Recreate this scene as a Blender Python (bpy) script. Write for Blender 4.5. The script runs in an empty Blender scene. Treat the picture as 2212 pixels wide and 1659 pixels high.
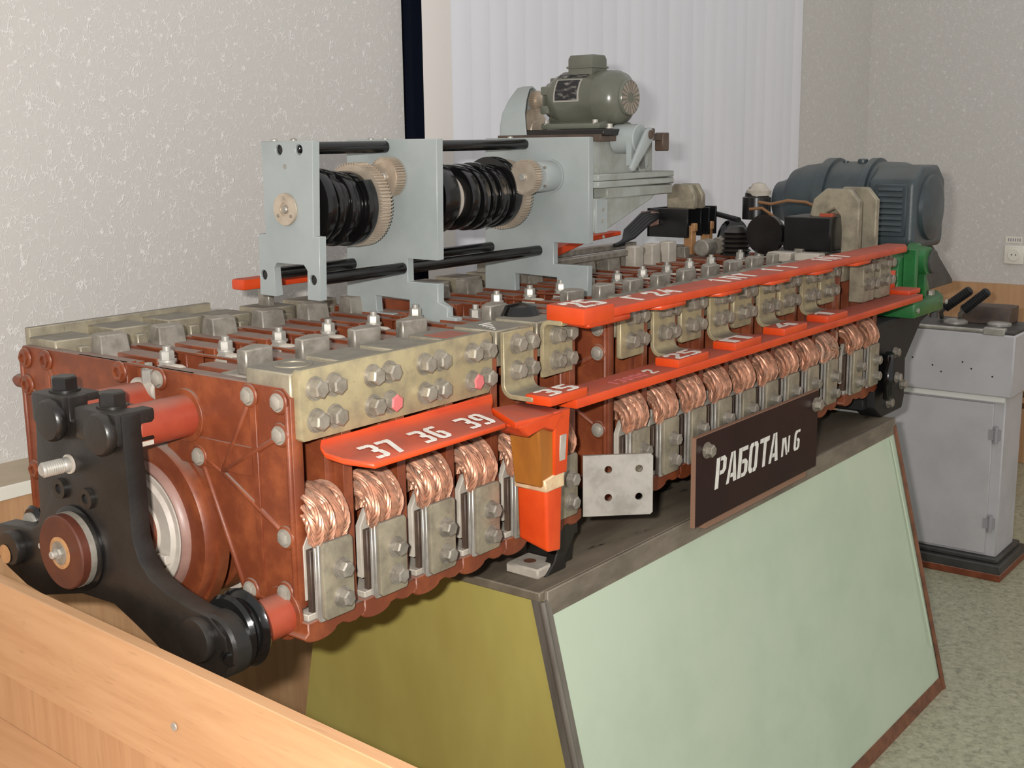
import bpy, bmesh, math, random
from mathutils import Vector, Matrix
from mathutils.geometry import delaunay_2d_cdt

random.seed(7)
PI = math.pi
scene = bpy.context.scene
COL = scene.collection

# ------------------------------------------------------------------ camera, light, exposure
def look_matrix(loc, yaw, pitch, roll):
    yaw, pitch, roll = map(math.radians, (yaw, pitch, roll))
    f = Vector((math.cos(yaw)*math.cos(pitch), math.sin(yaw)*math.cos(pitch), -math.sin(pitch)))
    r = Vector((math.sin(yaw), -math.cos(yaw), 0))
    d = f.cross(r)
    r2 = r*math.cos(roll) + d*math.sin(roll)
    d2 = -r*math.sin(roll) + d*math.cos(roll)
    m = Matrix((( r2.x, -d2.x, -f.x, loc[0]), (r2.y, -d2.y, -f.y, loc[1]), (r2.z, -d2.z, -f.z, loc[2]), (0, 0, 0, 1)))
    return m, r2, d2, f

CAM = (-1.035, -1.15, 1.495)
cam_data = bpy.data.cameras.new('camera')
cam_data.sensor_fit = 'HORIZONTAL'
cam_data.sensor_width = 36.0
cam_data.lens = 2645.0/2212.0*36.0
cam_data.clip_start = 0.02
cam = bpy.data.objects.new('camera', cam_data)
COL.objects.link(cam)
cam_m, cam_r, cam_d, cam_f = look_matrix(CAM, 37.75, 11.32, 0.745)
cam.matrix_world = cam_m
scene.camera = cam

scene.view_settings.view_transform = 'Standard'
scene.view_settings.look = 'None'
scene.view_settings.gamma = 1.0
scene.view_settings.use_curve_mapping = False
scene.view_settings.exposure = 0.06

world = bpy.data.worlds.new('world')
scene.world = world
world.use_nodes = True
bg = world.node_tree.nodes['Background']
bg.inputs[0].default_value = (1.0, 0.985, 0.97, 1)
bg.inputs[1].default_value = 0.72

# the camera's own flash, a hand's breadth left of and above the lens
fl = bpy.data.lights.new('camera_flash_offscreen', 'AREA')
fl.shape = 'RECTANGLE'; fl.size = 0.05; fl.size_y = 0.025
fl.energy = 46.0; fl.color = (1.0, 0.97, 0.92)
flo = bpy.data.objects.new('camera_flash_offscreen', fl)
COL.objects.link(flo)
fm = cam_m.copy()
fm.translation = Vector(CAM) - cam_r*0.085 - cam_d*0.05 - cam_f*0.02
flo.matrix_world = fm @ Matrix.Rotation(math.radians(-3), 4, 'Y')

# ------------------------------------------------------------------ materials
def N(nt, t, **kw):
    n = nt.nodes.new(t)
    for k, v in kw.items():
        setattr(n, k, v)
    return n

def lin(c):
    return tuple(((v/255.0+0.055)/1.055)**2.4 if v/255.0 > 0.04045 else v/255.0/12.92 for v in c) + (1.0,)

MATS = {}
def M(name, c, c2=None, ns=14, lo=.35, hi=.7, rough=.5, metal=0.0, dust=None, dustc=(138, 126, 112), bump=0.0, bs=120,
      chip=None, chips=40, chipt=.66, spec=.5, stretch=(1, 1, 1), rvar=0.08, coat=0.0):
    m = bpy.data.materials.new(name); m.use_nodes = True
    nt = m.node_tree; b = nt.nodes['Principled BSDF']
    L = nt.links.new
    tc = N(nt, 'ShaderNodeTexCoord'); oi = N(nt, 'ShaderNodeObjectInfo')
    mp = N(nt, 'ShaderNodeMapping'); mp.inputs['Scale'].default_value = stretch
    L(tc.outputs['Object'], mp.inputs['Vector'])
    rnd = N(nt, 'ShaderNodeMath', operation='MULTIPLY'); rnd.inputs[1].default_value = 37.0
    L(oi.outputs['Random'], rnd.inputs[0])
    def noise(s, det=5, rg=.6):
        n = N(nt, 'ShaderNodeTexNoise', noise_dimensions='4D')
        n.inputs['Scale'].default_value = s; n.inputs['Detail'].default_value = det; n.inputs['Roughness'].default_value = rg
        L(mp.outputs[0], n.inputs['Vector']); L(rnd.outputs[0], n.inputs['W'])
        return n
    col = None
    n1 = noise(ns)
    if c2 is not None:
        r = N(nt, 'ShaderNodeMapRange', interpolation_type='SMOOTHSTEP')
        r.inputs[1].default_value = lo; r.inputs[2].default_value = hi
        L(n1.outputs[0], r.inputs[0])
        mx = N(nt, 'ShaderNodeMix', data_type='RGBA')
        mx.inputs[6].default_value = lin(c); mx.inputs[7].default_value = lin(c2)
        L(r.outputs[0], mx.inputs[0]); col = mx.outputs[2]
    else:
        rgb = N(nt, 'ShaderNodeRGB'); rgb.outputs[0].default_value = lin(c); col = rgb.outputs[0]
    rr = N(nt, 'ShaderNodeMapRange'); rr.inputs[3].default_value = max(.03, rough-rvar); rr.inputs[4].default_value = min(1, rough+rvar)
    L(n1.outputs[0], rr.inputs[0]); rough_out = rr.outputs[0]
    if chip:
        n2 = noise(chips, 6, .7)
        t = N(nt, 'ShaderNodeMapRange'); t.inputs[1].default_value = chipt; t.inputs[2].default_value = chipt+.02
        L(n2.outputs[0], t.inputs[0])
        mx = N(nt, 'ShaderNodeMix', data_type='RGBA'); mx.inputs[7].default_value = lin(chip)
        L(t.outputs[0], mx.inputs[0]); L(col, mx.inputs[6]); col = mx.outputs[2]
    if dust:
        g = N(nt, 'ShaderNodeNewGeometry'); sx = N(nt, 'ShaderNodeSeparateXYZ'); L(g.outputs['Normal'], sx.inputs[0])
        dr = N(nt, 'ShaderNodeMapRange', interpolation_type='SMOOTHSTEP'); dr.inputs[1].default_value = .55; dr.inputs[2].default_value = .98
        L(sx.outputs[2], dr.inputs[0])
        n3 = noise(30, 6, .65)
        ng = N(nt, 'ShaderNodeMapRange'); ng.inputs[1].default_value = .25; ng.inputs[2].default_value = .6
        ng.inputs[3].default_value = dust*.6; ng.inputs[4].default_value = min(1, dust*1.15)
        L(n3.outputs[0], ng.inputs[0])
        mm = N(nt, 'ShaderNodeMath', operation='MULTIPLY'); L(dr.outputs[0], mm.inputs[0]); L(ng.outputs[0], mm.inputs[1])
        mx = N(nt, 'ShaderNodeMix', data_type='RGBA'); mx.inputs[7].default_value = lin(dustc)
        L(mm.outputs[0], mx.inputs[0]); L(col, mx.inputs[6]); col = mx.outputs[2]
        mr = N(nt, 'ShaderNodeMix', data_type='FLOAT'); mr.inputs[3].default_value = .85
        L(mm.outputs[0], mr.inputs[0]); L(rough_out, mr.inputs[2]); rough_out = mr.outputs[0]
        if metal:
            me = N(nt, 'ShaderNodeMix', data_type='FLOAT'); me.inputs[2].default_value = metal; me.inputs[3].default_value = 0
            L(mm.outputs[0], me.inputs[0]); L(me.outputs[0], b.inputs['Metallic'])
    if metal and not dust:
        b.inputs['Metallic'].default_value = metal
    L(col, b.inputs['Base Color']); L(rough_out, b.inputs['Roughness'])
    b.inputs['Specular IOR Level'].default_value = spec
    b.inputs['Coat Weight'].default_value = coat
    if bump:
        nb = noise(bs, 4, .6)
        bp = N(nt, 'ShaderNodeBump'); bp.inputs['Strength'].default_value = bump; bp.inputs['Distance'].default_value = .002
        L(nb.outputs[0], bp.inputs['Height']); L(bp.outputs[0], b.inputs['Normal'])
    MATS[name] = m
    return m

M('red_insulator', (108, 52, 30), (138, 72, 40), ns=22, lo=.40, hi=.75, rough=.44, dust=.85, dustc=(130, 114, 104), bump=.15, bs=160, chip=(166, 100, 60), chips=200, chipt=.71)
M('red_tube', (158, 70, 46), (140, 56, 40), ns=10, rough=.4, dust=.3, chip=(120, 60, 46), chips=90, chipt=.72)
M('red_paint', (210, 74, 26), (190, 56, 20), ns=9, rough=.36, dust=.8, dustc=(150, 76, 58), bump=.15, bs=60, chip=(92, 58, 46), chips=70, chipt=.735)
M('tinned', (160, 151, 130), (128, 120, 104), ns=30, lo=.35, hi=.7, rough=.44, metal=.35, dust=.9, dustc=(114, 109, 100), bump=.12, bs=200, chip=(92, 84, 68), chips=120, chipt=.66)
M('steel', (158, 152, 142), (124, 118, 108), ns=40, rough=.42, metal=.45, dust=.4, bump=.1, bs=200)
M('bolt_metal', (156, 149, 136), (128, 121, 109), ns=60, rough=.38, metal=.4, dust=.35)
M('bolt_purple', (104, 74, 92), (128, 104, 108), ns=60, rough=.36, metal=.4)
M('zinc', (176, 172, 164), (146, 142, 134), ns=30, rough=.42, metal=.4)
M('pale_dusty', (178, 170, 158), (156, 148, 136), ns=30, rough=.7, bump=.2)
M('copper', (196, 142, 114), (150, 112, 92), ns=80, lo=.38, hi=.66, rough=.42, metal=.4, dust=.5, dustc=(156, 140, 128))
M('copper_dull', (176, 146, 126), (192, 140, 114), ns=70, lo=.4, hi=.65, rough=.48, metal=.35, dust=.65, dustc=(164, 150, 138))
M('black_paint', (24, 22, 20), (34, 30, 27), ns=18, rough=.34, chip=(104, 66, 44), chips=46, chipt=.70, bump=.25, bs=60, dust=.22, dustc=(78, 72, 64))
M('black_plastic', (16, 16, 17), (24, 24, 25), rough=.3, dust=.15)
M('black_gloss', (12, 12, 12), (20, 19, 19), ns=20, rough=.16, chip=(120, 112, 104), chips=120, chipt=.76, bump=.12, bs=60)
M('grey_paint', (152, 158, 157), (143, 150, 149), ns=12, rough=.42, chip=(196, 198, 194), chips=220, chipt=.77, bump=.12, bs=220, dust=.2)
M('grey_worn', (150, 155, 150), (130, 131, 122), ns=16, rough=.4, chip=(104, 98, 82), chips=90, chipt=.7, bump=.15, bs=120, dust=.35)
M('gear_metal', (196, 182, 164), (176, 160, 142), ns=40, rough=.4, metal=.5)
M('motor_green', (96, 97, 86), (87, 88, 78), ns=14, rough=.24, chip=(108, 52, 38), chips=26, chipt=.71, bump=.15, bs=40)
M('motor_vent', (140, 128, 116), (120, 104, 94), ns=30, rough=.5)
M('dark_slot', (34, 33, 30), rough=.7)
M('motor_blue', (62, 72, 76), (52, 60, 64), ns=16, rough=.38, chip=(120, 118, 104), chips=60, chipt=.72, bump=.2, bs=70, dust=.35, dustc=(112, 112, 104))
M('green_paint', (42, 112, 58), (34, 92, 48), ns=16, rough=.34, chip=(112, 128, 104), chips=60, chipt=.7, dust=.35, dustc=(96, 110, 84))
M('nameplate', (36, 36, 38), (136, 132, 126), ns=90, lo=.48, hi=.72, rough=.35, metal=.3, stretch=(1, .6, 1.7))
M('plate_rim', (168, 164, 156), rough=.35, metal=.5)
M('brown_dark', (82, 66, 54), (60, 48, 42), ns=20, rough=.5)
M('brown_sleeve', (162, 100, 36), (142, 84, 30), ns=30, rough=.5, bump=.2, bs=60, stretch=(1, 1, .3))
M('tape', (214, 190, 150), (190, 150, 120), ns=40, rough=.4, bump=.3)
M('hub_brown', (84, 42, 28), (70, 34, 24), ns=30, rough=.45)
M('washer_orange', (176, 132, 88), (150, 108, 72), ns=60, rough=.5)
M('drum_white', (196, 188, 176), (168, 156, 146), ns=12, rough=.5)
M('drum_ring', (150, 118, 108), (124, 92, 82), ns=14, rough=.42)
M('white_paint', (226, 224, 216), (206, 202, 194), ns=60, rough=.6)
M('pink_paint', (196, 104, 104), rough=.6)
M('sign_board', (42, 22, 24), (36, 20, 22), ns=8, rough=.38, spec=.25)
M('sign_edge', (138, 104, 84), rough=.7)
M('table_top', (132, 121, 104), (98, 88, 74), ns=7, lo=.3, hi=.62, rough=.6, bump=.25, bs=50, stretch=(.35, 1.6, 1), chip=(52, 46, 40), chips=14, chipt=.64)
M('table_lip', (128, 118, 104), (98, 90, 78), ns=20, rough=.6, bump=.3, stretch=(.4, 1, 1))
M('mint_panel', (190, 204, 182), (180, 196, 174), ns=5, rough=.34, bump=.05, bs=30)
M('olive_panel', (174, 164, 92), (160, 144, 76), ns=4, lo=.3, hi=.7, rough=.5, bump=.12, bs=60, stretch=(1, 1, .35))
M('alu_strip', (148, 142, 134), (124, 118, 110), ns=30, rough=.34, metal=.6, stretch=(1, 1, .1))
M('rust_trim', (128, 82, 58), (96, 62, 46), ns=26, rough=.7)
M('cab_grey', (186, 184, 187), (174, 172, 175), ns=6, rough=.45, chip=(120, 116, 114), chips=50, chipt=.74)
M('cab_side', (150, 148, 152), rough=.5)
M('cab_dark', (66, 64, 62), (50, 48, 46), rough=.5)
M('rubber', (22, 22, 23), rough=.6)
M('cable_brown', (120, 84, 52), rough=.6)
M('socket_white', (232, 228, 216), rough=.35)
M('blind', (226, 226, 231), (220, 220, 226), ns=3, rough=.8, bump=.08, bs=260, stretch=(1, 1, .3))
M('blind_warm', (226, 220, 214), rough=.8)
M('window_glass', (30, 36, 52), rough=.08)
M('frame_white', (220, 220, 216), rough=.4)
M('rivet_grey', (156, 149, 138), (136, 129, 118), ns=60, rough=.5, metal=.2, dust=.3)
M('dark_wood', (62, 52, 40), (44, 38, 30), ns=30, rough=.65, stretch=(3, 1, 3), dust=.4)
M('passivated', (172, 159, 124), (144, 133, 108), ns=34, lo=.35, hi=.7, rough=.46, metal=.3, dust=.8, dustc=(118, 112, 100), bump=.12, bs=200, chip=(116, 98, 66), chips=110, chipt=.66)
M('white_strip', (232, 228, 216), rough=.4)
M('sill_beige', (176, 160, 136), (166, 150, 126), rough=.5)

def wood(name, c1, c2, axis):
    m = bpy.data.materials.new(name); m.use_nodes = True
    nt = m.node_tree; b = nt.nodes['Principled BSDF']; L = nt.links.new
    tc = N(nt, 'ShaderNodeTexCoord'); mp = N(nt, 'ShaderNodeMapping')
    s = [26, 26, 26]; s[axis] = 1.1
    mp.inputs['Scale'].default_value = s
    L(tc.outputs['Object'], mp.inputs['Vector'])
    n = N(nt, 'ShaderNodeTexNoise'); n.inputs['Scale'].default_value = 1.3; n.inputs['Detail'].default_value = 8; n.inputs['Roughness'].default_value = .65
    n.inputs['Distortion'].default_value = .4
    L(mp.outputs[0], n.inputs['Vector'])
    mp2 = N(nt, 'ShaderNodeMapping'); s2 = [300, 300, 300]; s2[axis] = 14
    mp2.inputs['Scale'].default_value = s2; L(tc.outputs['Object'], mp2.inputs['Vector'])
    n2 = N(nt, 'ShaderNodeTexNoise'); n2.inputs['Scale'].default_value = 1; L(mp2.outputs[0], n2.inputs['Vector'])
    r = N(nt, 'ShaderNodeMapRange', interpolation_type='SMOOTHSTEP'); r.inputs[1].default_value = .3; r.inputs[2].default_value = .7
    L(n.outputs[0], r.inputs[0])
    mx = N(nt, 'ShaderNodeMix', data_type='RGBA'); mx.inputs[6].default_value = lin(c1); mx.inputs[7].default_value = lin(c2); L(r.outputs[0], mx.inputs[0])
    r2 = N(nt, 'ShaderNodeMapRange'); r2.inputs[1].default_value = .62; r2.inputs[2].default_value = .75; r2.inputs[4].default_value = .35; L(n2.outputs[0], r2.inputs[0])
    mx2 = N(nt, 'ShaderNodeMix', data_type='RGBA'); mx2.inputs[7].default_value = lin(tuple(int(v*.78) for v in c2)); L(r2.outputs[0], mx2.inputs[0]); L(mx.outputs[2], mx2.inputs[6])
    L(mx2.outputs[2], b.inputs['Base Color']); b.inputs['Roughness'].default_value = .42
    MATS[name] = m
wood('beech_y', (200, 158, 118), (186, 142, 103), 1)
wood('beech_z', (200, 158, 118), (186, 142, 103), 2)

def wallpaper(name, base, ridge):
    m = bpy.data.materials.new(name); m.use_nodes = True
    nt = m.node_tree; b = nt.nodes['Principled BSDF']; L = nt.links.new
    tc = N(nt, 'ShaderNodeTexCoord'); mp = N(nt, 'ShaderNodeMapping'); mp.inputs['Scale'].default_value = (1, 1, .62)
    L(tc.outputs['Object'], mp.inputs['Vector'])
    n = N(nt, 'ShaderNodeTexNoise'); n.inputs['Scale'].default_value = 38; n.inputs['Detail'].default_value = 2; L(mp.outputs[0], n.inputs['Vector'])
    va = N(nt, 'ShaderNodeVectorMath', operation='MULTIPLY_ADD'); va.inputs[1].default_value = (.035, .035, .035)
    L(n.outputs['Color'], va.inputs[0]); L(mp.outputs[0], va.inputs[2])
    outs = []
    for sc in (78, 56):
        v = N(nt, 'ShaderNodeTexVoronoi', feature='DISTANCE_TO_EDGE'); v.inputs['Scale'].default_value = sc; L(va.outputs[0], v.inputs['Vector'])
        r = N(nt, 'ShaderNodeMapRange', interpolation_type='SMOOTHSTEP'); r.inputs[1].default_value = .0; r.inputs[2].default_value = .055; r.inputs[3].default_value = 1; r.inputs[4].default_value = 0
        L(v.outputs['Distance'], r.inputs[0]); outs.append(r.outputs[0])
    mxm = N(nt, 'ShaderNodeMath', operation='MAXIMUM'); L(outs[0], mxm.inputs[0]); L(outs[1], mxm.inputs[1])
    n2 = N(nt, 'ShaderNodeTexNoise'); n2.inputs['Scale'].default_value = 55; L(tc.outputs['Object'], n2.inputs['Vector'])
    r2 = N(nt, 'ShaderNodeMapRange'); r2.inputs[1].default_value = .4; r2.inputs[2].default_value = .6; L(n2.outputs[0], r2.inputs[0])
    mu = N(nt, 'ShaderNodeMath', operation='MULTIPLY'); L(mxm.outputs[0], mu.inputs[0]); L(r2.outputs[0], mu.inputs[1])
    mx = N(nt, 'ShaderNodeMix', data_type='RGBA'); mx.inputs[6].default_value = lin(base); mx.inputs[7].default_value = lin(ridge); L(mu.outputs[0], mx.inputs[0])
    L(mx.outputs[2], b.inputs['Base Color']); b.inputs['Roughness'].default_value = .6
    bp = N(nt, 'ShaderNodeBump'); bp.inputs['Strength'].default_value = .55; bp.inputs['Distance'].default_value = .0015
    L(mu.outputs[0], bp.inputs['Height']); L(bp.outputs[0], b.inputs['Normal'])
    MATS[name] = m
wallpaper('wallpaper', (202, 198, 193), (230, 228, 224))

def lino():
    m = bpy.data.materials.new('lino'); m.use_nodes = True
    nt = m.node_tree; b = nt.nodes['Principled BSDF']; L = nt.links.new
    tc = N(nt, 'ShaderNodeTexCoord')
    n = N(nt, 'ShaderNodeTexNoise'); n.inputs['Scale'].default_value = 48; n.inputs['Detail'].default_value = 8; n.inputs['Roughness'].default_value = .7; n.inputs['Distortion'].default_value = .8
    L(tc.outputs['Object'], n.inputs['Vector'])
    cr = N(nt, 'ShaderNodeValToRGB'); e = cr.color_ramp.elements
    e[0].position = .36; e[0].color = lin((134, 134, 114)); e[1].position = .66; e[1].color = lin((182, 180, 156))
    x = cr.color_ramp.elements.new(.48); x.color = lin((160, 159, 134))
    L(n.outputs[0], cr.inputs[0]); L(cr.outputs[0], b.inputs['Base Color']); b.inputs['Roughness'].default_value = .38
    MATS['lino'] = m
lino()

# ------------------------------------------------------------------ mesh building
class MB:
    def __init__(s): s.v = []; s.f = []; s.mi = []; s.cur = 0
    def _add(s, vs, fs):
        o = len(s.v); s.v += [tuple(v) for v in vs]
        for f in fs: s.f.append([i+o for i in f]); s.mi.append(s.cur)
        return s
    def box(s, x0, x1, y0, y1, z0, z1):
        vs = [(x, y, z) for z in (z0, z1) for y in (y0, y1) for x in (x0, x1)]
        return s._add(vs, [(0, 2, 3, 1), (4, 5, 7, 6), (0, 1, 5, 4), (2, 6, 7, 3), (0, 4, 6, 2), (1, 3, 7, 5)])
    def hexa(s, bot, top):      # two quads, bottom then top, same winding (counter-clockwise seen from top)
        vs = list(bot) + list(top)
        return s._add(vs, [(3, 2, 1, 0), (4, 5, 6, 7), (0, 1, 5, 4), (1, 2, 6, 5), (2, 3, 7, 6), (3, 0, 4, 7)])
    @staticmethod
    def _map(axis):
        return {'x': lambda p, a: (a, p[0], p[1]), 'y': lambda p, a: (p[0], a, p[1]), 'z': lambda p, a: (p[0], p[1], a)}[axis]
    def prism(s, poly, axis, a0, a1):
        g = s._map(axis); n = len(poly)
        area = sum(poly[i][0]*poly[(i+1) % n][1]-poly[(i+1) % n][0]*poly[i][1] for i in range(n))
        if (area < 0) != (axis == 'y'): poly = poly[::-1]
        vs = [g(p, a0) for p in poly] + [g(p, a1) for p in poly]
        fs = [tuple(range(n))[::-1], tuple(range(n, 2*n))] + [(i, (i+1) % n, n+(i+1) % n, n+i) for i in range(n)]
        return s._add(vs, fs)
    def prism_h(s, poly, holes, axis, a0, a1):
        g = s._map(axis); pts = []; edges = []
        for lp in [poly]+holes:
            o = len(pts); pts += [Vector(p) for p in lp]; k = len(lp)
            edges += [(o+i, o+(i+1) % k) for i in range(k)]
        V, Ed, F, *_ = delaunay_2d_cdt(pts, edges, [], 0, 1e-6)
        def inside(c, lp):
            r = False; j = len(lp)-1
            for i in range(len(lp)):
                a, b = lp[i], lp[j]
                if (a[1] > c[1]) != (b[1] > c[1]) and c[0] < (b[0]-a[0])*(c[1]-a[1])/(b[1]-a[1])+a[0]: r = not r
                j = i
            return r
        F2 = []
        for f in F:
            c = sum((V[i] for i in f), Vector((0, 0)))/len(f)
            if inside(c, poly) and not any(inside(c, h) for h in holes): F2.append(list(f))
        n = len(V); cnt = {}
        for f in F2:
            for i in range(len(f)):
                a, b = f[i], f[(i+1) % len(f)]; cnt[(a, b)] = 1
        vs = [g(p, a0) for p in V]+[g(p, a1) for p in V]
        fs = [tuple(f[::-1]) for f in F2]+[tuple(i+n for i in f) for f in F2]
        for (a, b) in cnt:
            if (b, a) not in cnt: fs.append((a, b, b+n, a+n))
        if axis == 'y': fs = [f[::-1] for f in fs]
        return s._add(vs, fs)
    @staticmethod
    def _frame(d):
        d = Vector(d).normalized(); u = d.orthogonal().normalized() if abs(d.z) > .99 else Vector((0, 0, 1)).cross(d).normalized()
        return d, u, d.cross(u)
    def lathe(s, prof, o, d, seg=32, start=0.0):   # prof: list of (t, r) along d
        o = Vector(o); d, u, w = s._frame(d); vs = []; fs = []; rings = []
        for t, r in prof:
            if r < 1e-6:
                rings.append([len(vs)]); vs.append(o+d*t)
            else:
                rings.append(list(range(len(vs), len(vs)+seg)))
                for i in range(seg):
                    a = start+2*PI*i/seg; vs.append(o+d*t+u*math.cos(a)*r+w*math.sin(a)*r)
        for A, B in zip(rings, rings[1:]):
            for i in range(seg):
                j = (i+1) % seg
                if len(A) == 1 and len(B) == 1: continue
                if len(A) == 1: fs.append((A[0], B[j], B[i]))
                elif len(B) == 1: fs.append((A[i], A[j], B[0]))
                else: fs.append((A[i], A[j], B[j], B[i]))
        if len(rings[0]) > 1: fs.append(tuple(rings[0][::-1]))
        if len(rings[-1]) > 1: fs.append(tuple(rings[-1]))
        return s._add(vs, fs)
    def cyl(s, o, d, r, h, seg=24, ch=0.0, start=0.0):
        if ch: return s.lathe([(0, r-ch), (ch, r), (h-ch, r), (h, r-ch)], o, d, seg, start)
        return s.lathe([(0, r), (h, r)], o, d, seg, start)
    def ring(s, o, d, r0, r1, h, seg=32):
        o = Vector(o); d, u, w = s._frame(d); vs = []; fs = []
        for r, t in ((r0, 0), (r1, 0), (r1, h), (r0, h)):
            for i in range(seg):
                a = 2*PI*i/seg; vs.append(o+d*t+u*math.cos(a)*r+w*math.sin(a)*r)
        for k in range(4):
            for i in range(seg):
                j = (i+1) % seg; a, b = k*seg, ((k+1) % 4)*seg
                fs.append((a+i, b+i, b+j, a+j))
        return s._add(vs, fs)
    def tube(s, pts, r, seg=8, flat=None):
        pts = [Vector(p) for p in pts]; n = len(pts); vs = []; fs = []; prev = None
        for i, p in enumerate(pts):
            t = (pts[min(i+1, n-1)]-pts[max(i-1, 0)]).normalized()
            if prev is None: u = t.orthogonal().normalized()
            else: u = (prev-t*prev.dot(t)).normalized()
            prev = u; w = t.cross(u); rr = r[i] if isinstance(r, (list, tuple)) else r
            for k in range(seg):
                a = 2*PI*k/seg; vs.append(p+u*math.cos(a)*rr+w*math.sin(a)*rr)
        for i in range(n-1):
            for k in range(seg):
                j = (k+1) % seg; fs.append((i*seg+k, i*seg+j, (i+1)*seg+j, (i+1)*seg+k))
        fs.append(tuple(range(seg))[::-1]); fs.append(tuple(range((n-1)*seg, n*seg)))
        return s._add(vs, fs)
    def gear(s, o, d, r, h, teeth, depth):
        o = Vector(o); d, u, w = s._frame(d); prof = []
        for i in range(teeth):
            for k, rr in ((0, r-depth), (.28, r-depth), (.42, r), (.8, r)):
                a = 2*PI*(i+k)/teeth; prof.append((math.cos(a)*rr, math.sin(a)*rr))
        n = len(prof)
        vs = [o+u*p[0]+w*p[1] for p in prof]+[o+d*h+u*p[0]+w*p[1] for p in prof]
        return s._add(vs, [tuple(range(n))[::-1], tuple(range(n, 2*n))]+[(i, (i+1) % n, n+(i+1) % n, n+i) for i in range(n)])
    def mesh(s, name, bevel=0.0, seg=1, smooth=True, angle=38):
        me = bpy.data.meshes.new(name); me.from_pydata(s.v, [], s.f)
        if any(s.mi): me.polygons.foreach_set('material_index', s.mi)
        if bevel:
            bm = bmesh.new(); bm.from_mesh(me)
            es = [e for e in bm.edges if len(e.link_faces) == 2 and e.calc_face_angle(0) > math.radians(40)]
            bmesh.ops.bevel(bm, geom=es, offset=bevel, segments=seg, profile=.6, affect='EDGES', clamp_overlap=True)
            bm.to_mesh(me); bm.free()
        if smooth:
            me.polygons.foreach_set('use_smooth', [True]*len(me.polygons))
            me.set_sharp_from_angle(angle=math.radians(angle))
        me.update()
        return me

WLOC = {}
def place(o, parent, loc):
    o.location = loc; COL.objects.link(o); WLOC[o.name] = Vector(loc)
    if parent is not None:
        o.parent = parent
        o.matrix_parent_inverse = Matrix.Translation(-WLOC[parent.name])
    return o
def thing(name, label, cat, loc, group=None):
    o = bpy.data.objects.new(name, None); o.empty_display_size = .05
    place(o, None, loc); o['label'] = label; o['category'] = cat
    if group: o['group'] = group
    return o
def mats(me, mat):
    for m in (mat if isinstance(mat, (list, tuple)) else [mat]): me.materials.append(MATS[m])
def part(name, mb, mat, parent, bevel=0.0, seg=1, smooth=True, label=None, angle=38):
    me = mb.mesh(name, bevel, seg, smooth, angle); mats(me, mat)
    o = place(bpy.data.objects.new(name, me), parent, (0, 0, 0))
    if label: o['label'] = label
    return o
def inst(name, me, parent, loc, rot=(0, 0, 0)):
    o = bpy.data.objects.new(name, me); place(o, parent, loc); o.rotation_euler = rot
    return o
def struct(name, mb, mat, bevel=0.0):
    o = part(name, mb, mat, None, bevel); o['kind'] = 'structure'
    return o

# shared bolt meshes: head along -y, seat at the origin
def hexbolt(mat, r=.0125, h=.011, wash=True, stud=0.0):
    mb = MB()
    if wash: mb.cyl((0, 0, 0), (0, -1, 0), r*1.28, .0025, 20); mb.cyl((0, -.0025, 0), (0, -1, 0), r*1.1, .003, 20)
    o = -.0055 if wash else 0
    mb.lathe([(0, r), (h*.82, r), (h, r*.8)], (0, o, 0), (0, -1, 0), 6, .3)
    if stud: mb.cyl((0, o-h, 0), (0, -1, 0), r*.5, stud, 14)
    me = mb.mesh('bolt'); mats(me, mat); return me
B_FRONT = hexbolt('bolt_metal')
B_PINK = hexbolt('bolt_metal')
B_PINK.materials.append(MATS['pink_paint'])
for p_ in B_PINK.polygons:
    if p_.center.y < -.0155: p_.material_index = 1
B_CLAMP = hexbolt('steel', .0115, .010)
B_SMALL = hexbolt('zinc', .007, .005, False)
B_NUT = hexbolt('zinc', .009, .008, True, .004)
mbt = MB(); mbt.cyl((0, 0, 0), (-1, 0, 0), .0125, .0012, 24); mbt.lathe([(.001, .0105), (.0045, .0105), (.006, .008)], (0, 0, 0), (-1, 0, 0), 6, .5)
B_RIVET = mbt.mesh('bolt'); mats(B_RIVET, 'rivet_grey')
mbt = MB(); mbt.ring((0, 0, 0), (-1, 0, 0), .008, .012, .003, 6)
B_HEXHOLE = mbt.mesh('bolt'); mats(B_HEXHOLE, 'red_insulator')

# ------------------------------------------------------------------ the room
YW, XR = 1.15, 4.73
WX0, WX1 = 1.475, 3.82
mb = MB().box(-2.2, XR+.2, -4.2, YW+.3, -.05, 0); struct('floor', mb, 'lino')
mb = MB(); mb.box(-2.2, WX0, YW, YW+.2, 0, 3.0); mb.box(WX0, WX1, YW, YW+.2, 0, .84); mb.box(WX0, WX1, YW, YW+.2, 2.6, 3.0)
struct('wall_back', mb, 'wallpaper')
struct('wall_back_far', MB().box(WX1, XR+.2, YW, YW+.2, 0, 3.0), 'wallpaper')
mb = MB().box(XR, XR+.2, -4.2, YW, 0, 3.0); struct('wall_right', mb, 'wallpaper')
win = struct('window_1', MB().box(WX0, WX1, YW+.13, YW+.14, .84, 2.6), 'window_glass')
fr = MB()
for x in (WX0, WX0+.78, WX0+1.57, WX1-.06): fr.box(x+.02, x+.06, YW+.10, YW+.15, .84, 2.6)
fr.box(WX0, WX1, YW+.10, YW+.15, .84, .9); fr.box(WX0, WX1, YW+.10, YW+.15, 2.54, 2.6)
part('window_frame', fr, 'frame_white', win, .003)
struct('trim_1', MB().box(-2.2, 1.40, .982, 1.0, 0, .838), 'beech_z')
struct('trim_2', MB().box(-2.2, 1.40, .978, .984, .836, .862), 'white_strip', .001)
struct('trim_3', MB().box(-2.2, 1.40, .984, YW, .838, .861), 'sill_beige')
struct('trim_4', MB().box(XR-.02, XR, -4.2, YW-.02, 0, .82), 'beech_z', .002)
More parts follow.
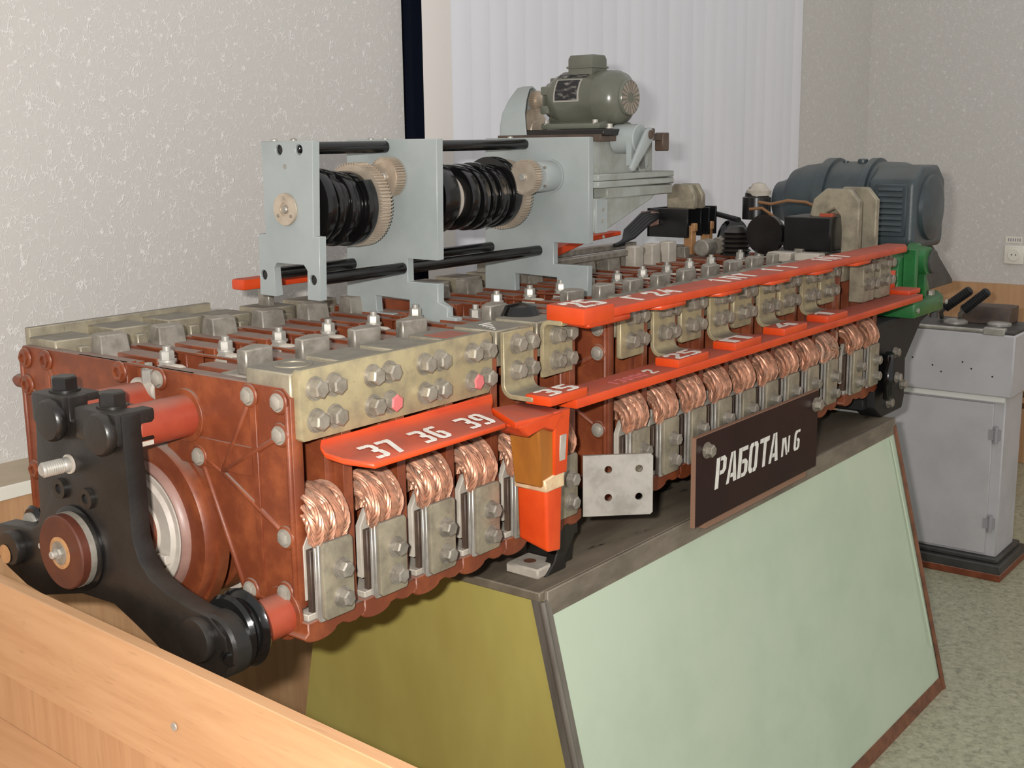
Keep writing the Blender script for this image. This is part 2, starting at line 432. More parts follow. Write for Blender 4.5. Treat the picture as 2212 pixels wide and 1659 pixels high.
struct('trim_5', MB().box(WX1+.02, XR-.02, YW-.02, YW, 0, .82), 'beech_z', .002)
# vertical blind
vb = thing('vertical_blind', 'white vertical slat blind hanging over the whole window', 'blind', (2.65, YW-.06, .95))
part('headrail', MB().box(WX0, WX1+.04, YW-.09, YW-.02, 2.55, 2.6), 'frame_white', vb, .003)
sw = .094; k = 0; x = WX0+.026
while x < WX1-.02:
    wdt = .112 if k == 0 else sw
    a = math.radians(-5 if k else -2); mb = MB(); pts = []
    for j in range(7):
        u = j/6-.5; cx = x+wdt/2+u*wdt*math.cos(a); cy = YW-.052+u*wdt*math.sin(a)-.0025*math.cos(u*PI)+random.uniform(-.0004, .0004)
        pts.append((cx, cy))
    poly = pts+[(p[0], p[1]+.0012) for p in reversed(pts)]
    mb.prism(poly, 'z', .90, 2.55)
    part('slat', mb, 'blind_warm' if k == 0 else 'blind', vb)
    x += (.10 if k == 0 else .083); k += 1

# socket on the right wall
t = thing('wall_socket', 'white square wall socket above the wood panelling', 'socket', (XR, .435, .954))
part('face_plate', MB().box(XR-.012, XR, .392, .478, .912, .996), 'socket_white', t, .006, 2)
part('well', MB().cyl((XR-.0121, .435, .954), (-1, 0, 0), .027, .004, 28, .001), 'socket_white', t)
for dy in (-.009, .009): part('pin_hole', MB().cyl((XR-.016, .435+dy, .954), (-1, 0, 0), .003, .0006, 12), 'dark_slot', t)
t = thing('wall_label', 'small white printed label stuck above the wall socket', 'label', (XR, .44, 1.02))
part('card', MB().box(XR-.002, XR, .405, .478, 1.006, 1.034), 'socket_white', t)
mb = MB()
for i in range(6): mb.box(XR-.0026, XR-.002, .412+i*.010, .417+i*.010, 1.013, 1.027)
part('print', mb, 'cab_side', t)

# ------------------------------------------------------------------ the stand
st = thing('display_stand', 'sloping painted display stand carrying the long red controller', 'stand', (1.3, .25, 0))
ZT = .766
part('top_board', MB().box(.488, 2.05, -.022, .50, ZT-.016, ZT), 'table_top', st, .002)
mb = MB().box(.50, 2.052, -.030, -.022, ZT-.045, ZT+.001)
part('front_lip', mb, 'table_lip', st, .0015)
def quadpanel(c, n, th):     # slab from four corners
    n = Vector(n).normalized()*th
    a = [Vector(p) for p in c]; b = [p-n for p in a]
    return MB().hexa([tuple(p) for p in b], [tuple(p) for p in a])
fn = (0, -1, .18)
part('front_panel', quadpanel([(.505, -.024, .755), (.57, -.158, .0), (2.155, -.158, .0), (2.045, -.024, .755)], fn, .012), 'mint_panel', st, .002)
part('end_panel', quadpanel([(.492, .49, .752), (.545, .69, 0), (.545, -.155, 0), (.492, -.02, .752)], (-1, 0, -.06), .012), 'olive_panel', st, .002)
part('rear_panel', quadpanel([(2.045, .492, .75), (2.155, .69, 0), (.56, .69, 0), (.50, .492, .75)], (0, 1, .2), .012), 'mint_panel', st)
part('far_end_panel', quadpanel([(2.047, -.02, .752), (2.157, -.15, 0), (2.157, .68, 0), (2.047, .48, .752)], (1, 0, .1), .012), 'mint_panel', st)
def slabline(p, q, n1, n2, w1, w2, th=.003):   # an angle strip along an edge
    p, q = Vector(p), Vector(q); mb = MB(); n1 = Vector(n1).normalized(); n2 = Vector(n2).normalized()
    d1, d2 = Vector(w1), Vector(w2)
    mb.tube([p+d1*.0, q+d1*.0], .006, 10)
    for d, n in ((d1, n1), (d2, n2)):
        a = [p, q, q+d, p+d]; mb.hexa([tuple(v) for v in a], [tuple(v+n*th) for v in a])
    return mb
part('corner_strip', slabline((.489, -.026, .752), (.543, -.162, .0), (0, -1, .18), (-1, 0, -.06), (.018, 0, 0), (0, .02, 0)), 'alu_strip', st)
part('edge_strip', slabline((2.05, -.027, .745), (2.160, -.162, .0), (0, -1, .18), (1, 0, .1), (-.010, 0, 0), (0, .012, 0)), 'rust_trim', st)
mb = MB(); mb.tube([(2.012, -.034, .715), (2.10, -.142, .14)], .0018, 8); part('bead', mb, 'mint_panel', st)
part('kick_strip', quadpanel([(.575, -.1555, .035), (.57, -.163, .0), (2.155, -.163, .0), (2.15, -.1555, .035)], fn, .006), 'rust_trim', st)

# ------------------------------------------------------------------ lettering in stencil strokes
def mir(p, w): return [(w-a, b) for a, b in p][::-1]
C_L = [(.26, 1), (.1, 1), (0, .88), (0, .12), (.1, 0), (.26, 0), (.26, .13), (.2, .15), (.18, .2), (.18, .8), (.2, .85), (.26, .87)]
BOWL = [(.26, 1), (.48, 1), (.62, .88), (.62, .54), (.48, .42), (.26, .42), (.26, .55), (.4, .55), (.43, .6), (.43, .82), (.4, .87), (.26, .87)]
R = lambda a, b, c, d: [(a, b), (c, b), (c, d), (a, d)]
GL = {
 'Р': [R(0, 0, .2, 1), BOWL],
 'А': [[(0, 0), (.16, 0), (.31, 1), (.2, 1)], [(.35, 1), (.45, 1), (.64, 0), (.45, 0), (.415, .17), (.24, .17), (.26, .3), (.39, .3)]],
 'Б': [R(0, 0, .2, 1), R(.24, .86, .58, 1), [(a, b-.42) for a, b in BOWL]],
 'О': [C_L, mir(C_L, .58)],
 'Т': [R(0, .85, .22, 1), [(.26, 1), (.26, 0), (.44, 0), (.44, .82), (.64, .85), (.64, 1)]],
 'N': [R(0, 0, .16, 1), [(.2, 1), (.34, 1), (.58, 0), (.46, 0), (.2, .78)], R(.6, .1, .74, 1)],
 '6': [[(.3, 1), (.12, 1), (0, .86), (0, .14), (.1, 0), (.26, 0), (.26, .12), (.2, .15), (.18, .8), (.3, .87)], [(.3, 0), (.44, 0), (.56, .12), (.56, .46), (.44, .58), (.3, .58), (.3, .46), (.38, .44), (.38, .14), (.3, .12)], R(.34, .87, .54, 1)],
 '3': [R(0, .85, .26, 1), [(.3, 1), (.46, 1), (.58, .9), (.58, .62), (.5, .53), (.58, .44), (.58, .1), (.46, 0), (.3, 0), (.3, .14), (.38, .16), (.4, .42), (.24, .46), (.24, .6), (.4, .62), (.4, .84), (.3, .86)], R(0, 0, .26, .14)],
 '7': [R(0, .85, .3, 1), [(.34, 1), (.6, 1), (.6, .85), (.34, 0), (.14, 0), (.4, .84), (.34, .85)]],
 '9': [[(.26, 1), (.12, 1), (0, .88), (0, .54), (.12, .42), (.26, .42), (.26, .54), (.18, .56), (.18, .86), (.26, .88)], [(.3, 1), (.44, 1), (.56, .86), (.56, .14), (.46, 0), (.3, 0), (.3, .12), (.36, .15), (.38, .86), (.3, .88)], R(.02, 0, .24, .13)],
 '5': [R(.04, .86, .56, 1), [(.04, .82), (.2, .82), (.2, .6), (.46, .6), (.58, .5), (.58, .1), (.46, 0), (.3, 0), (.3, .13), (.38, .15), (.4, .44), (.36, .47), (.04, .47)], R(0, 0, .26, .13)],
 '2': [R(0, .72, .16, .86), [(.06, 1), (.48, 1), (.6, .88), (.6, .62), (.22, .2), (.22, .16), (.04, .16), (.04, .24), (.42, .66), (.42, .84), (.06, .86)], R(.04, 0, .6, .13)],
 '4': [[(.3, 1), (.44, 1), (.2, .4), (.34, .4), (.34, .27), (0, .27), (0, .4)], R(.4, 0, .56, .7)],
 '1': [[(.14, 1), (.34, 1), (.34, 0), (.16, 0), (.16, .8), (.02, .72), (.02, .84)]],
 'П': [[(0, 0), (.17, 0), (.17, .86), (.45, .86), (.45, 0), (.62, 0), (.62, 1), (0, 1)]],
 'Г': [R(0, 0, .17, 1), R(.21, .86, .5, 1)],
}
def lettering(name, items, fn, mat, parent, th=.0006):
    # items: (char, u, v, width, height, slant) in the surface's own u/v; fn maps (u, v, height above surface) to a point
    mb = MB()
    for ch, u, v, w, h, sl in items:
        for poly in GL[ch]:
            P = [(u+(a/.6)*w+sl*b*h, v+b*h) for a, b in poly]
            n = len(P)
            area = sum(P[i][0]*P[(i+1) % n][1]-P[(i+1) % n][0]*P[i][1] for i in range(n))
            if area < 0: P = P[::-1]
            vs = [fn(a, b, 0) for a, b in P]+[fn(a, b, th) for a, b in P]
            mb._add(vs, [tuple(range(n))[::-1], tuple(range(n, 2*n))]+[(i, (i+1) % n, n+(i+1) % n, n+i) for i in range(n)])
    return part(name, mb, mat, parent, smooth=False)

# the notice board on the stand's edge
sg = thing('notice_board', 'dark brown board with white stencilled letters bolted to the stand edge', 'sign', (1.22, -.05, .762))
part('board', MB().box(.9435, 1.497, -.054, -.046, .762, .9375), 'sign_board', sg, .0008)
part('board_edge', MB().box(.941, .9437, -.0545, -.0455, .762, .938).box(.9415, 1.497, -.0542, -.0458, .9373, .939), 'sign_edge', sg)
its = []; u = 1.020
for ch in 'РАБОТА':
    its.append((ch, u, .820, .0395, .0615, .12)); u += .0468
its += [('N', 1.314, .822, .030, .040, .12), ('6', 1.374, .822, .030, .044, .14)]
lettering('lettering', its, lambda a, b, h: (a, -.0541-h, b), 'white_paint', sg)
for bx in (.985, 1.482): inst('bolt', B_FRONT, sg, (bx, -.054, .907))
part('spacer', MB().box(1.0, 1.46, -.047, -.029, .745, .768), 'sign_edge', sg)

# ------------------------------------------------------------------ contactor bank
bank = thing('contactor_bank', 'long bank of red insulated contactors with copper braids on the painted stand', 'controller', (1.02, .318, ZT))
YC = .318
def mirror(poly): return [(2*YC-a, b) for a, b in poly]
HALF = [(.005, .892), (.005, 1.174), (.018, 1.187), (.286, 1.187), (.287, 1.14), (.262, 1.112), (.209, 1.095), (.18, 1.037), (.152, .962), (.121, .898), (.116, .876), (.03, .872)]
def frame_plate(x0, x1, ribs=True):
    for side in (0, 1):
        mb = MB(); P = HALF if side == 0 else mirror(HALF)
        mb.prism(P, 'x', x0, x1)
        m = (lambda y: y) if side == 0 else (lambda y: 2*YC-y)
        pts = [(.272, 1.172), (.082, 1.17), (.025, 1.168), (.025, 1.125), (.192, 1.072), (.024, .987), (.099, .899), (.03, .909)]
        for (y, z) in pts: mb.cyl((x0+.001, m(y), z), (-1, 0, 0), .0165, .0055, 20, .002)
        for a, b in (((.146, 1.057), (.032, 1.12)), ((.146, 1.057), (.03, .992)), ((.146, 1.057), (.085, 1.16)), ((.146, 1.057), (.19, 1.075)), ((.012, 1.165), (.012, .9)), ((.2, 1.09), (.115, .9)), ((.11, .893), (.03, .893))):
            mb.tube([(x0, m(a[0]), a[1]), (x0, m(b[0]), b[1])], .0042, 8)
        if side == 0 and x0 < .1:
            for c, r in (((.216, 1.127), .038), ((.037, .88), .037)): mb.ring((x0+.001, c[0], c[1]), (-1, 0, 0), .027, r, .006, 28)
        o = part('frame_plate', mb, 'red_insulator', bank, .002)
        for (y, z) in pts:
            inst('bolt', B_RIVET if side == 0 else B_HEXHOLE, o, (x0-.0045, m(y), z))
for x0, x1 in ((-.004, .014), (.598, .616), (.732, .750), (1.722, 1.738), (1.962, 1.980)): frame_plate(x0, x1)
part('side_lug', MB().lathe([(0, .006), (.012, .011), (.03, .011)], (0.0, .655, 1.128), (0, -1, 0), 16), 'red_insulator', bank)
# centre post between the plate halves
for x in (.002, .606, .740):
    part('centre_post', MB().box(x-.004, x+.02, .287, .350, 1.06, 1.112), 'red_insulator', bank, .002)
    gp = part('gap_clamp', MB().box(x-.002, x+.018, .290, .346, 1.111, 1.118).box(x, x+.014, .308, .326, 1.118, 1.145).cyl((x+.007, .292, 1.150), (0, 1, 0), .014, .056, 28, .003), 'pale_dusty', bank)
    part('gap_nut', MB().lathe([(0, .012), (.018, .012), (.02, .010), (.02, .006), (.028, .006)], (x+.007, .315, 1.160), (0, 0, 1), 6, .3), 'zinc', gp)

# tie tubes to the end bracket
for (y, z, x0, r) in ((.216, 1.127, -.10, .0295), (.326, 1.131, -.10, .0295), (.037, .879, -.10, .0285), (.556, .895, -.10, .027)):
    part('tie_tube', MB().cyl((x0, y, z), (1, 0, 0), r, .105+(.5 if y == .326 else 0.0), 36, .0015), 'red_tube', bank)

# cam drum with its discs
DY, DZ = .308, .952
drum = part('cam_drum', MB().cyl((-.125, DY, DZ), (1, 0, 0), .022, 2.2, 24), 'red_insulator', bank)
part('drum_face', MB().lathe([(0, .03), (0, .044), (.004, .046), (.004, .070), (.0, .074), (.006, .078), (.006, .086), (.012, .088)], (-.033, DY, DZ), (1, 0, 0), 48), 'drum_white', drum)
part('drum_face_key', MB().box(-.039, -.030, DY-.066, DY-.046, DZ-.040, DZ-.026), 'drum_white', drum, .001)
part('drum_core', MB().lathe([(0, .022), (0, .042), (.003, .044), (.008, .044)], (-.039, DY, DZ), (1, 0, 0), 40), 'red_insulator', drum)
part('drum_ring', MB().lathe([(0, .086), (-.01, .089), (-.012, .094), (-.008, .099), (.0, .101), (.022, .102), (.022, .086)], (-.017, DY, DZ), (1, 0, 0), 56), 'drum_ring', drum)
part('drum_ring', MB().lathe([(0, .098), (0, .130), (.004, .133), (.018, .133), (.018, .139), (.036, .139), (.036, .098)], (-.018, DY, DZ), (1, 0, 0), 56), 'red_insulator', drum)
ring_me = MB().lathe([(0, .034), (0, .118), (.004, .122), (.04, .122), (.044, .118), (.044, .034)], (0, 0, 0), (1, 0, 0), 40).mesh('drum_disc'); mats(ring_me, 'red_insulator')
ring_me2 = MB().lathe([(0, .034), (0, .13), (.012, .13), (.012, .034)], (0, 0, 0), (1, 0, 0), 40).mesh('drum_disc'); mats(ring_me2, 'drum_white')

SEC = [.045+.1055*k for k in range(6)] + [.803+.1055*k for k in range(9)] + [1.80, 1.905]
NEL = len(SEC)
for k, xc in enumerate(SEC):
    inst('drum_disc', ring_me, drum, (xc+.01, DY, DZ))
    if k % 2 == 0: inst('drum_disc', ring_me2, drum, (xc+.064, DY, DZ))

# ---- shared element meshes (local x about the element's centre)
mbt = MB()
mbt.prism([(0.0, .876), (0.0, 1.165), (.01, 1.178), (.12, 1.178), (.12, .876)], 'x', .034, .051)
mbt.prism([(0.018, .876), (0.018, 1.165), (.03, 1.178), (.12, 1.178), (.12, .876)], 'x', .018, .0345)
mbt.box(-.052, .036, .07, .082, .876, 1.178); mbt.box(-.052, .05, .08, .262, 1.06, 1.10)
mbt.ring((-.03, .0705, 1.035), (0, -1, 0), .0085, .0098, .0012, 24)
IM = mbt.mesh('insulator', .0014); mats(IM, 'red_insulator')
mbt = MB(); mbt.box(-.052, .05, .352, .56, 1.06, 1.10); mbt.box(-.052, .05, .548, .56, .876, 1.17); mbt.prism([(.628, .876), (.628, 1.165), (.56, 1.178), (.54, .876)], 'x', .040, .051)
RI = mbt.mesh('rear_insulator', .0014); mats(RI, 'red_insulator')
def arm_mesh(x0, x1, a, b):
    mb = MB(); mb.prism([(x0, a), (x1, a), (x1, b-.008), (x1-.008, b), (x0+.008, b), (x0, b-.008)], 'z', 1.095, 1.184)
    me = mb.mesh('insulator_arm', .0015); mats(me, 'red_insulator'); return me
ARMS = [arm_mesh(x0, x1, a, b) for x0, x1 in ((-.047, -.014), (.006, .043)) for a, b in ((.085, .266), (.352, .50))]
LPOLY = [(-.0525, .876), (-.0525, .862)]+[(-.03+.03*math.sin(a), .858-.012*math.cos(a)) for a in [PI*(i/8-.5)*.9 for i in range(9)]]+[(.01, .858), (.022, .853), (.035, .852), (.0525, .858), (.0525, .876)]
LM = MB().prism(LPOLY, 'y', -.012, .055).mesh('base_lug', .0015); mats(LM, 'red_insulator')
LMR = MB().prism(LPOLY, 'y', .58, .645).mesh('base_lug', .0015); mats(LMR, 'red_insulator')
mbt = MB(); mbt.lathe([(0, .011), (.006, .011), (.009, .007)], (.012, .02, .854), (0, 0, -1), 6)
LN = mbt.mesh('foot_nut'); mats(LN, 'pale_dusty')
mbt = MB().box(-.046, .016, -.006, .05, .874, .884); FP = mbt.mesh('foot_pad', .001); mats(FP, 'pale_dusty')

def braid_mesh(seed, cross=False):
    rn = random.Random(seed); mb = MB(); cy, cz = .020, .998; n = 22
    for layer in range(3):
        for c in range(5):
            r0 = .022+.0092*layer+rn.uniform(-.0015, .0015); x0 = -.023+.0108*c+rn.uniform(-.002, .002)
            ph = rn.uniform(0, 6.28); tw = rn.uniform(1.6, 2.6)*(1 if (layer+c) % 2 else -1)
            wp = rn.uniform(0, 6.28); wa = rn.uniform(.001, .003)
            cl = []
            for i in range(n):
                t = i/(n-1); a1 = -.35+PI+.25
                a = -.35+(PI+.25)*min(t, .8)/.8
                y = cy+math.cos(a)*r0*1.04; z = cz+math.sin(a)*r0*1.12
                if t > .8:
                    q = (t-.8)/.2; y = y*(1-q)+(-.006-.0035*layer)*q; z = z*(1-q)+.978*q
                w = math.sin(PI*min(1, t*1.08))
                cl.append((x0*(1+.12*w)+wa*math.sin(wp+9*t)*w, y-wa*math.cos(wp+11*t)*w, z+wa*math.sin(2*wp+8*t)*w))
            for k in range(6):
                pts = []
                for i, p in enumerate(cl):
                    a = ph+2*PI*k/6+tw*6.28*i/(n-1)
                    pts.append((p[0]+.0044*math.cos(a), p[1]+.0034*math.sin(a), p[2]+.0034*math.sin(a)))
                mb.tube(pts, .0024, 5)
    if cross:
        for c in range(12):
            y0 = rn.uniform(-.028, -.02); z0 = rn.uniform(1.0, 1.03); a = rn.uniform(-.9, .9)
            mb.tube([(math.cos(a)*q*.022+rn.uniform(-.003, .003), y0-.008*math.cos(q*1.5), z0+math.sin(a)*q*.03) for q in (-1, -.5, 0, .5, 1)], .0018, 5)
    return mb
BR = []
for s in range(5):
    me = braid_mesh(s+3, s == 4).mesh('copper_braid', angle=60); mats(me, 'copper' if s % 2 else 'copper_dull'); BR.append(me)

CM = MB().prism([(-.034, .881), (-.030, .877), (.018, .877), (.021, .881), (.021, .978), (.017, .983), (-.030, .983), (-.034, .978)], 'y', -.026, -.020).mesh('braid_clamp', .0014, 2); mats(CM, 'tinned')
mbt = MB(); mbt.box(-.036, .019, -.0195, -.0145, .874, .980); CL = mbt.mesh('clamp_layer', .001); mats(CL, 'zinc')
mbt = MB(); mbt.box(-.034, .019, -.0115, -.0065, .876, .976); CL2 = mbt.mesh('clamp_layer', .001); mats(CL2, 'zinc')
mbt = MB(); mbt.box(-.036, .018, -.004, .005, .880, .970); CB2 = mbt.mesh('clamp_spacer', .001); mats(CB2, 'brown_dark')
mbt = MB(); mbt.prism([(-.040, .90), (-.040, .975), (-.026, .997), (.010, .997), (.018, .975), (.018, .90)], 'y', .004, .014); CB = mbt.mesh('clamp_back', .001); mats(CB, 'pale_dusty')

def block_mesh():
    mb = MB(); mb.prism([(-.047, .006), (.040, .006), (.040, .09), (.034, .098), (-.04, .098), (-.047, .09)], 'z', 1.150, 1.206); return mb
FB = block_mesh().mesh('terminal_block', .002); mats(FB, 'tinned')
mbt = MB(); mbt.prism([(-.030, 0), (.018, 0), (.024, .012), (.020, .034), (.006, .038), (-.030, .020)], 'z', 0, .034); mbt.box(-.036, .03, -.006, .05, -.02, 0)
CC = mbt.mesh('contact_finger', .002); mats(CC, 'steel')
mbt = MB(); mbt.prism([(-.038, .545), (.020, .538), (.036, .545), (.038, .618), (-.038, .618)], 'z', 1.165, 1.202); mbt.box(-.005, .016, .530, .545, 1.150, 1.190)
RB = mbt.mesh('rear_terminal', .002); mats(RB, 'tinned')
def trapz():
    mb = MB()
    b = [(-.034, .448), (.022, .448), (.030, .486), (-.026, .496)]
    mb.prism([(-.050, .432), (.040, .432), (.046, .525), (-.046, .525)], 'z', 1.150, 1.160)
    q = [(-.030, .455), (.014, .450), (.024, .480), (-.020, .492)]
    mb.hexa([(x, y, 1.160) for x, y in b], [(x, y, 1.212) for x, y in q])
    mb.box(-.026, .012, .437, .447, 1.160, 1.166)
    return mb
CBASE = MB().box(-.045, .04, .425, .530, 1.095, 1.151).mesh('contact_base', .002); mats(CBASE, 'dark_wood')
RT = trapz().mesh('rear_contact', .002); mats(RT, 'steel')
mbt = MB(); mbt.cyl((0, 0, 0), (0, 0, 1), .006, .062, 12); mbt.lathe([(.026, .0125), (.040, .0125)], (0, 0, 0), (0, 0, 1), 6); mbt.lathe([(.043, .0105), (.054, .0105), (.056, .009)], (0, 0, 0), (0, 0, 1), 6, .4); mbt.cyl((0, 0, .040), (0, 0, 1), .0135, .003, 16)
CBOLT = mbt.mesh('centre_bolt'); mats(CBOLT, 'zinc')
mbt = MB(); mbt.box(-.012, .012, -.03, .03, -.012, 0); mbt.cyl((.0, -.04, .014), (0, 1, 0), .012, .045, 16, .002)
YOKE = mbt.mesh('yoke', .0015); mats(YOKE, 'pale_dusty')

def bracket_down(xc):      # L bracket that runs down and forward on to the lower bar
    mb = MB(); w0, w1 = xc-.047, xc+.030
    prof = [(-.001, 1.205), (-.001, 1.124)]
    for i in range(1, 8):
        a = (i/7)*PI/2; prof.append((-.001-.022*(1-math.cos(a)), 1.124-.022*math.sin(a)))
    prof.append((-.062, 1.102))
    n = len(prof); offs = []
    for i, (y, z) in enumerate(prof):
        p0 = prof[max(0, i-1)]; p1 = prof[min(n-1, i+1)]; dy, dz = p1[0]-p0[0], p1[1]-p0[1]; L = math.hypot(dy, dz)
        offs.append((y+dz/L*.0075, z-dy/L*.0075))
    mb.prism(prof+offs[::-1], 'x', w0, w1); return mb
def bracket_up(xc):
    mb = MB(); w0, w1 = xc-.050, xc+.032
    prof = [(-.001, 1.118), (-.001, 1.194)]
    for i in range(1, 8):
        a = (i/7)*PI/2; prof.append((-.001-.018*(1-math.cos(a)), 1.194+.018*math.sin(a)))
    prof.append((-.045, 1.212)); n = len(prof); offs = []
    for i, (y, z) in enumerate(prof):
        p0 = prof[max(0, i-1)]; p1 = prof[min(n-1, i+1)]; dy, dz = p1[0]-p0[0], p1[1]-p0[1]; L = math.hypot(dy, dz)
        offs.append((y-dz/L*.0075, z+dy/L*.0075))
    mb.prism(prof+offs[::-1], 'x', w0, w1); return mb
def bracket_flat(xc, z0=1.112, z1=1.207):
    return MB().prism([(xc-.048, z0+.004), (xc-.044, z0), (xc+.026, z0), (xc+.030, z0+.004), (xc+.030, z1), (xc-.048, z1)], 'y', -.006, .004)

long_plate = part('angle_plate', MB().prism([(.002, 1.121), (.006, 1.117), (.385, 1.117), (.395, 1.127), (.395, 1.203), (.388, 1.211), (.006, 1.211), (.002, 1.207)], 'y', -.006, .006), 'passivated', bank, .0015, 2)
part('slot_collar', MB().ring((.048, .055, 1.2055), (0, 0, 1), .019, .026, .002, 28), 'tinned', long_plate)
DOWN = {4, 7, 9, 11, 13}; UP = {5, 8, 10, 12}
for k, xc in enumerate(SEC):
    inst('insulator', IM, bank, (xc, 0, 0)); inst('rear_insulator', RI, bank, (xc, 0, 0))
    for am in ARMS: inst('insulator_arm', am, bank, (xc, 0, 0))
    inst('base_lug', LM, bank, (xc, 0, 0)); inst('base_lug', LMR, bank, (xc, 0, 0)); inst('foot_pad', FP, bank, (xc, 0, 0)); inst('foot_nut', LN, bank, (xc, 0, 0))
    inst('copper_braid', BR[(k*2+1) % 4] if k not in (14,) else BR[4], bank, (xc-.008, 0, random.uniform(-.002, .002)), (0, 0, 0))
    c = inst('braid_clamp', CM, bank, (xc, 0, 0)); inst('clamp_layer', CL, c, (xc, 0, 0)); inst('clamp_layer', CL2, c, (xc, 0, 0)); inst('clamp_spacer', CB2, c, (xc, 0, 0)); inst('clamp_back', CB, c, (xc, 0, 0))
    for z in (.942, .902): inst('bolt', B_CLAMP, c, (xc-.002, -.026, z), (0, random.uniform(0, 1), 0))
    inst('terminal_block', FB, bank, (xc, 0, 0))
    if k != 4: inst('contact_finger', CC, bank, (xc+.016, .128, 1.186), (0, 0, random.uniform(-.25, .05)))
    inst('rear_terminal', RB, bank, (xc, 0, random.uniform(-.004, .004)))
    inst('rear_contact', RT, bank, (xc+.012, 0, 0)); inst('contact_base', CBASE, bank, (xc+.006, 0, 0))
    inst('centre_bolt', CBOLT, bank, (xc-.02, .292, 1.150)); inst('yoke', YOKE, bank, (xc-.02, .300, 1.162))
    if k < 4: br = long_plate
    elif k in DOWN: br = part('terminal_bracket', bracket_down(xc), 'passivated', bank, .001)
    elif k == 5: br = part('terminal_bracket', bracket_up(xc), 'passivated', bank, .001)
    elif k >= 15: br = part('terminal_bracket', MB().prism([(xc-.024, .0), (xc-.024, -.036), (xc+.046, -.036), (xc+.046, -.028), (xc-.010, -.028), (xc-.010, .0)], 'z', 1.100, 1.206), 'tinned', bank, .0015)
    else: br = part('terminal_bracket', bracket_flat(xc, 1.112), 'passivated', bank, .0015)
    yb = -.0085 if (k in DOWN or k == 5) else (-.036 if k >= 15 else -.006)
    for bx in (-.017, .016):
        for z in (1.184, 1.142):
            inst('bolt', B_PINK if (k in (1, 3) and z < 1.16 and (bx > 0) == (k == 1)) else B_FRONT, br, (xc+bx+(.014 if k >= 15 else 0), yb, z), (0, random.uniform(0, 1), 0))
# painted patch on the fourth block, white dabs on the fifth
part('paint_patch', MB().box(SEC[3]-.035, SEC[3]+.02, .012, .07, 1.206, 1.2068), 'red_tube', bank)
mb = MB()
for i in range(5): mb.box(SEC[4]-.035+.006*i, SEC[4]-.032+.012*i, .018+.012*i, .022+.012*i, 1.206, 1.2066)
part('paint_dabs', mb, 'white_paint', bank)
# rear angle plate
part('rear_angle_plate', MB().box(.008, .365, .616, .630, 1.10, 1.213), 'tinned', bank, .0015)
# red fibre strips lying over the middle
for xc in SEC: part('cover_strip', MB().box(xc-.05, xc-.044, .20, .47, 1.184, 1.187), 'red_insulator', bank)

# black end bracket on the near end
BP = [(.384, 1.163), (.303, 1.163), (.303, 1.13), (.284, 1.13), (.284, 1.152), (.186, 1.152), (.186, 1.116), (.183, 1.058), (.182, .988), (.172, .96), (.150, .939), (.115, .927), (.069, .918), (.035, .915), (.005, .895), (.0, .862), (.015, .838), (.06, .830), (.139, .846), (.19, .868), (.235, .886), (.31, .884), (.406, .860), (.45, .866), (.499, .884), (.528, .90), (.530, .93), (.512, .948), (.45, .955), (.425, .956), (.408, .966), (.398, .985), (.394, 1.057)]
eb = part('end_bracket', MB().prism(BP, 'x', -.130, -.100), 'black_paint', bank, .003, 2)
for (y0, y1, z1) in ((.306, .382, 1.164), (.188, .282, 1.155)):
    part('clamp_jaw', MB().box(-.138, -.076, y0, y1, z1-.044, z1), 'black_paint', eb, .006, 2)
    part('jaw_bolt', MB().lathe([(0, .021), (.003, .021)], (-.108, (y0+y1)/2, z1), (0, 0, 1), 24).lathe([(.003, .0185), (.019, .0185), (.021, .016)], (-.108, (y0+y1)/2, z1), (0, 0, 1), 6, .3), 'black_paint', eb)
    part('jaw_liner', MB().box(-.118, -.08, y0+.002, y1-.004, z1-.050, z1-.044), 'pale_dusty', eb)
for (y, z) in ((.328, 1.131), (.216, 1.127)):
    part('tube_cap', MB().lathe([(0, .026), (.004, .029), (.012, .029), (.016, .026), (.018, .0)], (-.134, y, z), (-1, 0, 0), 40), 'black_paint', eb)
part('tube_cap', MB().lathe([(0, .028), (.008, .030), (.014, .028), (.016, 0)], (-.130, .050, .884), (-1, 0, 0), 36), 'black_paint', eb)
part('tube_cap', MB().lathe([(0, .025), (.008, .026), (.014, .024), (.016, 0)], (-.130, .466, .922), (-1, 0, 0), 36), 'black_paint', eb)
part('cap_patch', MB().cyl((-.1463, .472, .914), (-1, 0, 0), .014, .0008, 20), 'washer_orange', eb)
part('pulley', MB().lathe([(0, .03), (0, .046), (.005, .050), (.010, .047), (.013, .042), (.018, .042), (.021, .048), (.026, .052), (.031, .048), (.033, .028)], (-.102, .034, .884), (1, 0, 0), 48), 'black_gloss', eb)
part('collar', MB().cyl((-.128, .030, .876), (1, 0, 0), .042, .03, 40, .004), 'black_paint', eb)
part('collar_bolt', MB().lathe([(0, .013), (.003, .013)], (-.122, .006, .867), (-.5, -.86, 0), 24).lathe([(.003, .0105), (.011, .0105), (.013, .008)], (-.122, .006, .867), (-.5, -.86, 0), 6), 'black_gloss', eb)
part('pulley', MB().lathe([(0, .014), (0, .020), (.005, .024), (.010, .020), (.010, .014), (.022, .014), (.022, .020), (.027, .024), (.032, .020), (.032, .012)], (-.10, .474, .950), (1, 0, 0), 32), 'black_gloss', eb)
part('pulley_core', MB().cyl((-.105, .474, .950), (1, 0, 0), .0145, .05, 24), 'zinc', eb)
mb = MB(); prof = [(0, .0075), (.002, .0085)]
for i in range(9): prof += [(.003+i*.0033, .0105), (.0046+i*.0033, .0088)]
prof += [(.034, .0105), (.045, .0105)]
mb.lathe([(t-.045, r) for t, r in prof], (-.128, .312, 1.070), (1, 0, 0), 28)
part('stud', mb, 'zinc', eb)
